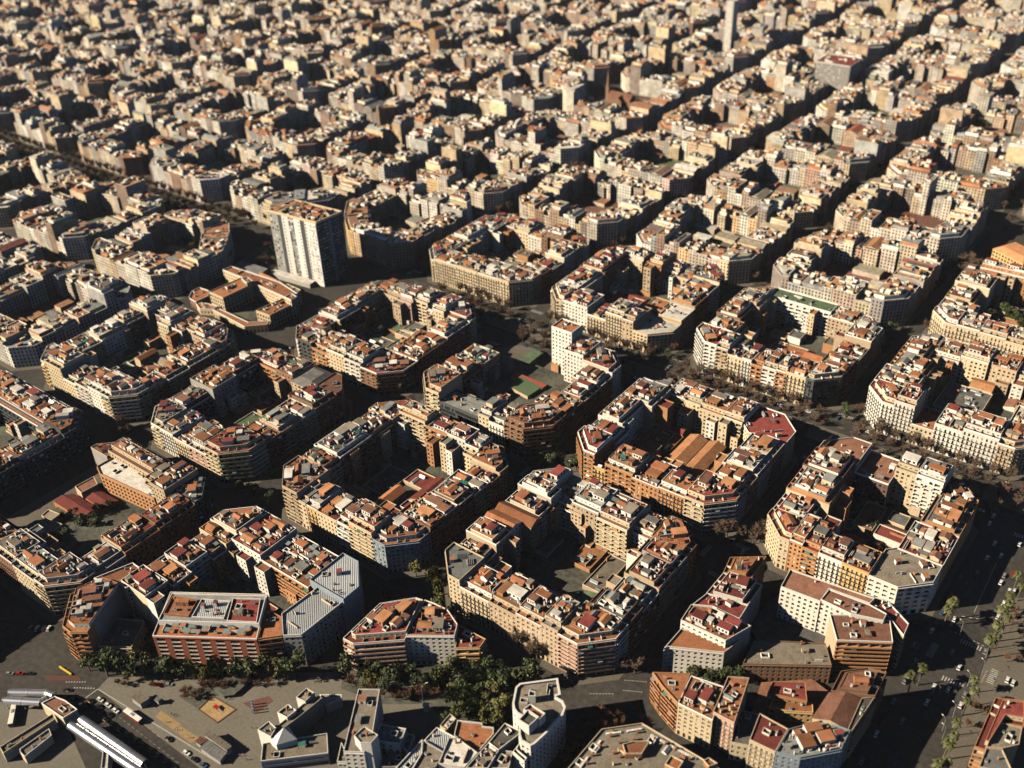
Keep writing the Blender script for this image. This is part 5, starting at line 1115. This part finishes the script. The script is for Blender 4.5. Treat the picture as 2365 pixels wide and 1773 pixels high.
for x, y, k in [(575, 1095, 'olive'), (585, 1085, 'green'), (840, 845, 'green'), (865, 850, 'green'), (520, 1065, 'green'), (550, 1068, 'green')]: tree(k, *at(*V(x, y), 0), 10, 'small green tree at a shaded street junction', 'trees at shaded junctions')
for x, y in [(1600, 1165), (1625, 1175), (1640, 1170), (1570, 1160), (1550, 1165), (1345, 1450), (1370, 1455), (1160, 1425), (1145, 1420), (1120, 1400), (265, 925), (275, 950), (1375, 1300), (890, 880)]: tree('bare', *at(*V(x, y), 0), 14, 'bare plane tree at a chamfered street corner', 'bare trees at street corners', 1.15)
for x, y in [(1650, 1110), (1720, 1100), (1780, 1070), (1600, 1140), (1540, 1180), (1480, 1240), (1450, 1290), (1500, 1200), (1570, 1130), (1690, 1060)]: tree('rusty', *at(*z2(x, y), 0), 13, 'bare brown tree in the dark lane beside the gravel roofed block', 'bare trees in the dark lane', 1.15)
for x, y in [(255, 935), (300, 945), (345, 955), (390, 945), (430, 950), (470, 960), (520, 945)]: tree('green', *at(*z3(x, y), 0), 11, 'dark tree in the gap behind the peach building', 'trees behind the peach building', 1.2)
for n, (v, u0, u1) in enumerate(((195.2, -140, 335), (208.5, -150, 345), (220.5, -150, 345), (233.2, -140, 335))):
    u = u0
    while u < u1:
        m_ = (u+PU/2) % PU
        if 13 < m_ < PU-13 or n in (1, 2) and 8 < m_ < PU-8: tree('bare', u, v+TR.uniform(-.4, .4), 12.5, 'bare plane tree in the rows along the wide avenue', 'plane trees of the avenue', 1.15)
        u += 10.5
for k in range(46): tree('bare', *( (-206+TR.choice((-6, 6, 0)), 250+k*8.2) ), 13, 'bare tree in the dense row of the street climbing from the round plaza', 'trees of the climbing street', 1.25)
for k in range(26):
    a = k*.62; r = TR.uniform(6, 38); x, y = -318+r*math.cos(a), 196+r*.85*math.sin(a)
    if x < -262: tree(TR.choice(('green', 'bare', 'rusty', 'green')), x, y, 10, 'garden tree in the middle of the round plaza', 'garden of the round plaza', 1.2)
for k in range(18): tree('bare', -380+TR.uniform(-70, 60), 168+TR.uniform(-14, 10) if k % 2 else 228+TR.uniform(-6, 12), 12, 'bare tree along the avenue left of the round plaza', 'trees left of the round plaza', 1.2)
for x, y in [at(*z4(a, b), 4) for a, b in ((420, 960), (470, 930), (520, 990), (580, 960), (630, 920), (680, 900), (600, 1000), (540, 940), (280, 1100), (340, 1090), (400, 1060))]: tree('green', x, y, 10, 'dark garden tree in the red hall block', 'garden trees of the red hall block', 1.2)
for x, y in ((262, 128), (270, 124), (258, 138), (276, 132), (266, 118)): tree(TR.choice(('green', 'rusty')), x, y, 10, 'yard tree in the tan deck block', 'yard trees of the tan deck block', 1.2)
for k in range(14): tree('conifer' if k % 4 == 0 else 'green', cell(2, 3)[0]-14+TR.uniform(-20, 34), cell(2, 3)[1]+TR.uniform(-14, 22), 13, 'dark garden tree inside the stone balcony row block', 'garden of the stone balcony row', 1.2)
for k in range(8): tree('bare', 196+TR.uniform(-10, 14), 500+TR.uniform(-26, 20), 12, 'bare tree in front of the ochre palace', 'trees in front of the palace', 1.3)
for x, y in ((185.9, 372), (187, 378), (202, 240), (198, 248), (60, 240), (70, 196), (-66, 180)): tree('green', x, y, 9, 'green tree at a junction of the right hand street', 'trees of the right hand street', 1.1)
PALMS = [(1050, 110), (1085, 190), (1000, 280), (985, 340), (935, 400), (965, 455), (900, 520), (885, 575), (835, 650), (705, 935), (715, 1040), (640, 1115), (560, 1280), (545, 1380), (480, 1475), (490, 1600), (415, 1640), (540, 340), (480, 400), (275, 870), (195, 945)]
for x, y in PALMS: tree('palm', *at(*s7(x, y), 11), 15, 'tall palm lining the dark avenue' if x > 400 and y != 340 else 'lone palm standing near the dark crossing', 'palms of the avenue' if x > 400 and y != 340 else 'palms near the crossing', 1.0)
for x, y in ((1020, 420), (1040, 480), (960, 800), (1050, 800), (1010, 520), (1060, 600), (700, 1200), (760, 1230), (640, 1330)): tree('rusty', *at(*s7(x, y), 0), 6, 'thin bare tree on the earth promenade behind the palms', 'bare trees of the promenade', 1.2)
def tree_mass(name, label, kinds, pts):
    vs, fs, ms, mats = [], [], [], []
    for (x, y, h) in pts:
        c = math.cos(x*7.7), math.sin(x*7.7)
        for me in TREES[TR.choice(kinds)][TR.randrange(3)]:
            n = len(vs); s = h*TR.uniform(.85, 1.15)
            vs += [(x+s*1.15*(v.co.x*c[0]-v.co.y*c[1]), y+s*1.15*(v.co.x*c[1]+v.co.y*c[0]), .1+s*v.co.z) for v in me.vertices]
            ix = []
            for m in me.materials:
                if m not in mats: mats.append(m)
                ix.append(mats.index(m))
            for p in me.polygons: fs.append([n+q for q in p.vertices]); ms.append(ix[p.material_index])
    me = bpy.data.meshes.new(name); me.from_pydata(vs, [], fs)
    for m in mats: me.materials.append(m)
    me.polygons.foreach_set('material_index', ms); o = bpy.data.objects.new(name, me); COL.objects.link(o); o['kind'] = 'stuff'; tag(o, label, 'trees')
FT = []
for v in (196, 209, 220, 233):
    u = -420
    while u > -1150: FT.append((u+TR.uniform(-1, 1), v+TR.uniform(-1, 1), 12)); u -= 13
for i in range(-3, 3):
    for v in range(250, 760, 14):
        if i != -3 and TR.random() < .5: FT.append(((i+.5)*PU+TR.choice((-7, 7)), v, 11)) if abs((v-AVE+67) % PV) > 0 else None
tree_mass('distant_street_trees', 'bare trees along the streets and the wide avenue of the far blocks', ('bare', 'bare', 'bare', 'rusty'), FT)
tree_mass('distant_park_trees', 'dark green park trees among the far blocks near the right edge', ('green', 'green', 'conifer'), [(*(Vector(at(*V(2150+TR.uniform(-55, 60), 262+TR.uniform(-30, 30)), 0))), 14) for _ in range(46)]+[(*(Vector(at(*V(TR.uniform(1000, 1080), 285+TR.uniform(-30, 20)), 0))), 12) for _ in range(14)])
# ------------------------------------------------------------------ vehicles
def car_meshes(paint, door=None):
    b = MB(); P_ = M[paint]
    prof = [(-2.1, .3), (2.1, .3), (2.15, .75), (1.1, .9), (-1.9, .95), (-2.15, .7)]
    n = len(b.v)
    for y in (-.85, .85): b.v.extend([(x, y, z) for x, z in prof])
    for i in range(6): j = (i+1) % 6; b.f.append((n+i, n+6+i, n+6+j, n+j)); b.m.append(b.mi(P_))
    b.f.append(tuple(n+i for i in range(6))); b.m.append(b.mi(P_)); b.f.append(tuple(n+11-i for i in range(6))); b.m.append(b.mi(P_))
    b.face([(-1.5, -.62, 1.42), (.35, -.62, 1.42), (.35, .62, 1.42), (-1.5, .62, 1.42)], P_)
    c = MB(); lo = [(-1.95, -.8, .94), (1.1, -.8, .9), (1.1, .8, .9), (-1.95, .8, .94)]; hi = [(-1.5, -.62, 1.41), (.35, -.62, 1.41), (.35, .62, 1.41), (-1.5, .62, 1.41)]
    for i in range(4): j = (i+1) % 4; c.face([lo[i], lo[j], hi[j], hi[i]], M['glass'])
    w = MB()
    N = 10; n = 0
    for y in (-.1, .1): w.v.extend([(.32*math.cos(k*.6283), y, .32*math.sin(k*.6283)) for k in range(N)])
    for i in range(N): j = (i+1) % N; w.f.append((i, j, N+j, N+i)); w.m.append(w.mi(M['tyre']))
    w.f.append(tuple(range(N))); w.m.append(0); w.f.append(tuple(range(2*N-1, N-1, -1))); w.m.append(0)
    d = None
    if door:
        d = MB(); d.box(-.9, -.04, .35, .75, .04, .88, M[door], bottom=True); d = d.mesh('door')
    return b.mesh('body'), c.mesh('windows'), w.mesh('wheel'), d
CARS = {k: car_meshes(k) for k in ('cW', 'cB', 'cR', 'cG', 'cS')}; CARS['taxi'] = car_meshes('cB', 'cY')
CC = {'cW': 'white', 'cB': 'black', 'cR': 'red', 'cG': 'grey', 'cS': 'blue', 'taxi': 'black and yellow'}
def car(kind, p, ang, label, group):
    r = thing('taxi' if kind == 'taxi' else 'parked_car', label, 'taxi' if kind == 'taxi' else 'car', (*p, .03), ang, group); b, c, w, d = CARS[kind]
    place(b, 'body', r, (0, 0, 0)); place(c, 'windows', r, (0, 0, 0))
    for x in (-1.3, 1.3):
        for y in (-.8, .8): place(w, 'wheel', r, (x, y, .32))
    if d:
        for y in (-.87, .87): place(d, 'door', r, (0, y, 0))
d0 = Vector(at(*s2(1240, 1510), 0))-Vector(at(*s2(400, 915), 0)); A0 = math.atan2(d0.y, d0.x)
for x, y in [(-30, 600), (300, 840), (410, 915), (525, 1000), (650, 1080), (790, 1170), (885, 1250), (1030, 1335), (1140, 1415), (1250, 1500), (1380, 1590), (60, 545), (200, 640), (220, 735), (360, 765)]: car('taxi', at(*s2(x, y), .6), A0, 'black and yellow taxi waiting in the rank beside the steel vaults', 'taxis in the rank')
for n, (x, y) in enumerate([(215, 520), (340, 610), (460, 695)]): car('cW', at(*s2(x, y), .6), A0, f'white car parked beside the taxi rank, {ORD[n]} of three from the crossing', None)
car('taxi', at(*s2(1310, 1150), .6), A0, 'taxi with a yellow door driving alone beside the sandy strip', None)
for k, (x, y), lab in (('cW', (1590, 1370), 'white car parked by the sloping pavilion roof, first of three'), ('cB', (1720, 1475), 'black car parked by the sloping pavilion roof, second of three'), ('cS', (1860, 1565), 'blue car parked by the sloping pavilion roof, last of three')): car(k, at(*s2(x, y), .6), A0, lab, None)
A1 = math.atan2(*reversed(tuple(Vector(at(*s1(500, 110), 0))-Vector(at(*s1(100, 110), 0)))))
for k, (x, y), lab in (('cG', (150, 105), 'silver car parked in a row of three at the dark street mouth'), ('cR', (310, 105), 'red car parked in a row of three at the dark street mouth'), ('cB', (480, 105), 'black car parked in a row of three at the dark street mouth'), ('taxi', (1080, 370), 'taxi turning at the dashed crossing by the station'), ('taxi', (1180, 490), 'taxi halted in the shade behind the station building')): car(k, at(*s1(x, y), .6), A1, lab, None)
for k, (x, y), lab in (('cR', (1080, 275), 'red van like car parked under the dark belt'), ('cR', (1180, 280), 'second red car parked under the dark belt'), ('cG', (1310, 280), 'grey car parked under the dark belt beside red ones')): car(k, at(*s2(x, y), .6), A1, lab, None)
A2 = math.atan2(*reversed(tuple(Vector(at(*s7(900, 430), 0))-Vector(at(*s7(600, 1150), 0)))))
for n, (k, x, y) in enumerate([('cW', 540, 455), ('cG', 515, 495), ('cB', 495, 530), ('cW', 375, 1000), ('cS', 360, 1060), ('cG', 862, 395), ('cW', 940, 325), ('cW', 920, 375), ('cW', 893, 435), ('cW', 985, 225), ('cW', 1025, 225), ('cR', 1018, 80), ('cW', 590, 1150), ('cG', 625, 1065), ('cG', 725, 80), ('cB', 718, 115), ('cG', 215, 660), ('cS', 240, 680), ('cS', 185, 690), ('cG', 790, 715), ('cW', 970, 945), ('cW', 1015, 970), ('cB', 900, 1010)]): car(k, at(*s7(x, y), .6), A2, f'{CC[k]} car on the dark palm avenue and its kerb', 'cars on the palm avenue, '+CC[k])
RC = random.Random(9)
for n in range(34):
    k = RC.choice(('cW', 'cG', 'cB', 'cW', 'cS', 'cR')); v = -60+n*8.2+RC.uniform(-1.5, 1.5); u = RC.choice((313.5, 313.5, 321, 327, 333)); car(k, (u, v), math.pi/2+RC.uniform(-.04, .04), f'{CC[k]} car on the dark palm avenue and its kerb', 'cars on the palm avenue, '+CC[k])
for n in range(44):
    k = RC.choice(('cW', 'cG', 'cB', 'cW', 'cS')); u = -140+n*10.6+RC.uniform(-2, 2); v = RC.choice((194.5, 234.2))
    if 16 < (u+PU/2) % PU < PU-16: car(k, (u, v), 0, f'{CC[k]} car parked at the kerb of the tree lined avenue', 'cars parked on the avenue, '+CC[k])
sheet('red_bus_lane', G(s6, [(955, 140), (1020, 130), (1130, 400), (1050, 410)]), .02, M['redpave'])
for i in range(-1, 3):
    for j in range(0, 3):
        for n in range(3):
            k = RC.choice(('cW', 'cG', 'cB', 'cW', 'cS')); x, y = (i-.5)*PU, (j-.5)*PV+(13 if j == 2 else 0)
            car(k, (x+RC.choice((-3.4, 3.4, 0)), y+RC.uniform(-30, 30)), math.pi/2+RC.uniform(-.05, .05), f'{CC[k]} car in the shade of a street crossing', 'cars in the shaded crossings, '+CC[k])
for n in range(26):
    k = RC.choice(('cW', 'cG', 'cB', 'cW', 'cR')); u = RC.uniform(-160, 330); v = RC.choice((199, 203, 226, 230)); car(k, (u, v), 0 if v < 214 else math.pi, f'{CC[k]} car driving on the tree lined avenue', 'cars on the avenue, '+CC[k])
for x, y, k in ((75, 345, 'cG'), (90, 345, 'cW'), (105, 345, 'cB'), (115, 345, 'cW')): car(k, at(*(V(x-10, y+1012)), .6), 2.2, f'{CC[k]} car parked in the dark street by the orange balconies', 'cars by the orange balconies, '+CC[k])
def bus(lab, p, ang, wall, L=12):
    r = thing('bus', lab, 'bus', (*p, .03), ang); m = MB(); m.box(-L/2, -1.25, .4, L/2, 1.25, 1.3, M[wall], bottom=True); m.box(-L/2, -1.24, 2.5, L/2, 1.24, 3.1, M['white'], bottom=True); m.obj('body', r)
    m = MB(); m.box(-L/2+.05, -1.22, 1.302, L/2-.05, 1.22, 2.498, M['glass']); m.obj('windows', r); m = MB(); m.box(-1.2, -.6, 3.102, 1, .6, 3.35, M['cG']); m.obj('roof_unit', r)
    for x in (-L*.3, L*.3):
        for y in (-1.1, 1.1): place(CARS['cW'][2], 'wheel', r, (x, y, .45), 0, (1.4, 1.4, 1.4))
bus('white city bus with red trim standing beside the taxi rank', at(*s2(740, 780), 2), A0, 'cR')
aa = Vector(at(*s1(235, 590), 2)); bb = Vector(at(*s1(180, 870), 2)); bus('long white coach parked in the bus yard under the vaults', tuple((aa+bb)/2), math.atan2(bb.y-aa.y, bb.x-aa.x), 'white', 16)
# ------------------------------------------------------------------ street lamps and playground
def lamp_mesh():
    m = MB(); m.tube((0, 0, 0), (0, 0, 9), .11, .07, M['metal'], 6); h = MB(); h.tube((0, 0, 9), (2.2, 0, 9.5), .06, .05, M['metal'], 5); h.box(1.7, -.18, 9.42, 2.7, .18, 9.58, M['white'], bottom=True); return m.mesh('pole'), h.mesh('lamp_arm')
LM = lamp_mesh()
for n, (x, y) in enumerate([(645, 1000), (525, 1250), (760, 900), (440, 1430), (585, 580), (810, 720), (440, 1360), (990, 560)]):
    r = thing('street_lamp', 'pale curved street lamp over the dark palm avenue', 'street lamp', (*at(*s7(x, y), 0), .05), 2.6, 'street lamps of the palm avenue'); place(LM[0], 'pole', r, (0, 0, 0)); place(LM[1], 'lamp_arm', r, (0, 0, 0))
for x, y in [(545, 880), (1500, 300)]:
    r = thing('street_lamp', 'slim street lamp at the park edge', 'street lamp', (*at(*z2(x, y), 0), .05), 1, 'street lamps at the park'); place(LM[0], 'pole', r, (0, 0, 0), 0, (1.3, 1.3, 1.3)); place(LM[1], 'lamp_arm', r, (0, 0, 0), 0, (1.3, 1.3, 1.3))
c = at(*z1(1385, 930), 0); t = thing('climbing_frame', 'small red and white climbing frame on the orange sand playground', 'playground', (*c, .03)); m = MB()
for x, y in ((-1.5, -1), (1.5, -1), (1.5, 1), (-1.5, 1)): m.tube((x, y, 0), (x, y, 2.4), .08, .08, M['cR'], 5)
m.box(-1.6, -1.1, 1.3, 1.6, 1.1, 1.42, M['cR'], bottom=True); m.obj('frame', t); m = MB(); m.face([(1.6, -.4, 1.4), (4, -.4, .2), (4, .4, .2), (1.6, .4, 1.4)], M['white']); m.obj('slide', t)
m = MB(); pg = [(x-c[0], y-c[1]) for x, y in P(z1, [(1270, 935), (1355, 852), (1500, 938), (1388, 1018)], 0)]; m.ring(inset(pg, [-.5]*4), pg, .0, .35, M['shutB']); o = m.obj('sandbox_kerb'); o.location = (*c, .02); tag(o, 'brown timber kerb framing the orange sand playground', 'kerb')
def person(x, y, top, leg, ang, lab):
    m = MB(); ks = [(-.11, 0, .0, .07), (-.10, 0, .45, .075), (-.08, 0, .88, .1)]
    r = thing('person', lab, 'person', (x, y, .02), ang); b = MB()
    for s in (-1, 1): b.tube((s*.12, s*.12, 0), (s*.09, 0, .88), .07, .1, M[leg], 6)
    b.cyl(0, 0, .85, 1.12, .17, .16, M[leg], 8); b.cyl(0, 0, 1.1, 1.45, .17, .21, M[top], 8); b.cyl(0, 0, 1.45, 1.55, .2, .06, M[top], 8); b.cyl(0, 0, 1.54, 1.66, .09, .11, M['p'], 8); b.cyl(0, 0, 1.66, 1.78, .11, .05, M['rail'], 8)
    for s in (-1, 1): b.tube((s*.22, 0, 1.42), (s*.28, s*.08, .95), .06, .045, M[top], 6); b.tube((s*.28, s*.08, .95), (s*.27, s*.1, .82), .045, .03, M['p'], 5)
    b.obj('body', r)
PP = [(s2(1360, 760), 'cB', 'rail', 'person in black in the row standing by the upper sandy court'), (s2(1400, 790), 'cS', 'rail', 'person in blue standing by the upper sandy court'), (s2(1270, 890), 'white', 'rail', 'person in white playing on the upper sandy court'), (s2(1450, 1015), 'white', 'cS', 'person in white at the corner of the lower sandy court'), (s2(1635, 1140), 'white', 'rail', 'person in white on the lower sandy court'), (s3(570, 845), 'cB', 'rail', 'person alone crossing the open paved square'), (s3(205, 385), 'white', 'rail', 'person in white near the orange sand playground'), (s3(485, 1350), 'rail', 'rail', 'person in dark clothes walking below the slatted pavilion'), (s3(390, 1290), 'cR', 'rail', 'person in red walking beside the slatted pavilion')]
for n, (q, a, b, lab) in enumerate(PP): person(*at(*q, 0), a, b, n*1.3, lab)
# ------------------------------------------------------------------ landmarks far off
cx, cy = at(*V(1313, 224), 0); ch = thing('church', 'dark stone church with a slender spire and a low cloister among the far blocks', 'church', (cx, cy, 0)); m = MB()
m.box(-2.2, -2.2, 0, 2.2, 2.2, 22, M['b']); m.obj('tower', ch); m = MB(); m.cyl(0, 0, 22, 44, 2.4, .1, M['b'], 8); m.obj('spire', ch)
m = MB(); m.box(4, -7, 0, 36, 7, 12, M['b']); m.gable([(3.7, -7.3), (36.3, -7.3), (36.3, 7.3), (3.7, 7.3)], 12.01, 6, M['Rn'], M['b']); m.box(18, -14, 0, 28, 14, 11, M['b']); m.gable([(17.7, -14.3), (28.3, -14.3), (28.3, 14.3), (17.7, 14.3)], 11.01, 5, M['Rn'], M['b']); m.obj('nave', ch)
m = MB(); m.ring([(38, -22), (74, -22), (74, 14), (38, 14)], [(46, -14), (66, -14), (66, 6), (46, 6)], 0, 10, M['b']); m.obj('cloister', ch)
def block_thing(name, lab, cat, v, w, d, h, fac, rof, ang=0):
    c = at(*V(*v), 0); ca, sa = math.cos(ang), math.sin(ang)
    building([(c[0]+x*ca-y*sa, c[1]+x*sa+y*ca) for x, y in ((-w/2, 0), (w/2, 0), (w/2, d), (-w/2, d))], list('SSSS'), h, fac, rof, 'w', random.Random(int(w*d)), name, lab, cat, None, 'f')
block_thing('far_tower', 'pale slender high rise standing far off above the roofs', 'tower', (1568, 118), 11, 16, 72, 'w', 'w')
block_thing('far_office', 'big blank pale office box with a red roof among far blocks', 'office', (1790, 208), 44, 40, 40, 'g', 'r')
block_thing('far_tower', 'white narrow block beside the blank pale office box', 'tower', (1895, 208), 18, 16, 30, 'w', 'w')
c = at(*V(1135, 320), 0); m = MB(); m.box(-10, 0, 0, 12, 16, 22, M['t'], M['Ro']); m.box(-10.4, -.5, 2, 12.4, -.05, 22.6, M['net'], bottom=True); m.box(12.05, -.5, 2, 12.5, 10, 22.6, M['net'], bottom=True); o = m.obj('netted_building', None, (0, 0, 0)); o.location = (*c, 0); tag(o, 'building wrapped in green construction netting among the far blocks', 'building')
c = cell(-2, 5)
# ------------------------------------------------------------------ camera, light, air
far_mesh()
cam = bpy.data.objects.new('camera', bpy.data.cameras.new('camera')); COL.objects.link(cam); SC.camera = cam
mw = Matrix((Rv, Uv, -Fv)).transposed().to_4x4(); mw.translation = CAM; cam.matrix_world = mw
cam.data.sensor_width = 36; cam.data.lens = FOC/2365*36; cam.data.clip_start = 5; cam.data.clip_end = 9000
cam.data.dof.use_dof = True; cam.data.dof.focus_distance = 600; cam.data.dof.aperture_fstop = .0125
AZ, EL = R(45.5), R(30)
sd = bpy.data.lights.new('sun', 'SUN'); sd.energy = 5.0; sd.angle = R(.5); sd.color = (1, .88, .70)
so = bpy.data.objects.new('sun', sd); COL.objects.link(so)
dv = Vector((math.cos(AZ)*math.cos(EL), math.sin(AZ)*math.cos(EL), -math.sin(EL))); so.rotation_euler = dv.to_track_quat('-Z', 'Y').to_euler(); so.location = (0, 0, 600)
w = bpy.data.worlds.new('World'); SC.world = w; w.use_nodes = True; nt = w.node_tree
sky = nt.nodes.new('ShaderNodeTexSky'); sky.sky_type = 'NISHITA'; sky.sun_disc = False; sky.sun_elevation = EL; sky.sun_rotation = math.atan2(-dv.x, -dv.y); sky.altitude = 3500; sky.air_density = .45; sky.dust_density = .2; sky.ozone_density = 1.0
nt.links.new(sky.outputs[0], nt.nodes['Background'].inputs[0]); nt.nodes['Background'].inputs[1].default_value = .05
HZ = True
if HZ:
    m = MB(); m.box(-2600, -700, -1, 900, 2600, 430, M['white'], bottom=True); o = m.obj('haze'); o['kind'] = 'stuff'
    o.data.materials.clear(); hm = bpy.data.materials.new('haze_air'); hm.use_nodes = True; hn = hm.node_tree; hn.nodes.remove(hn.nodes['Principled BSDF'])
    pvn = hn.nodes.new('ShaderNodeVolumePrincipled'); pvn.inputs['Color'].default_value = (.86, .90, .96, 1); pvn.inputs['Density'].default_value = .000014; pvn.inputs['Anisotropy'].default_value = .0
    hn.links.new(pvn.outputs[0], hn.nodes['Material Output'].inputs['Volume']); o.data.materials.append(hm)
SC.view_settings.view_transform = 'Standard'; SC.view_settings.look = 'None'; SC.view_settings.exposure = 1.0; SC.view_settings.gamma = 1
SC.cycles.max_bounces = 4; SC.cycles.diffuse_bounces = 0; SC.cycles.volume_bounces = 0; SC.cycles.use_denoising = True
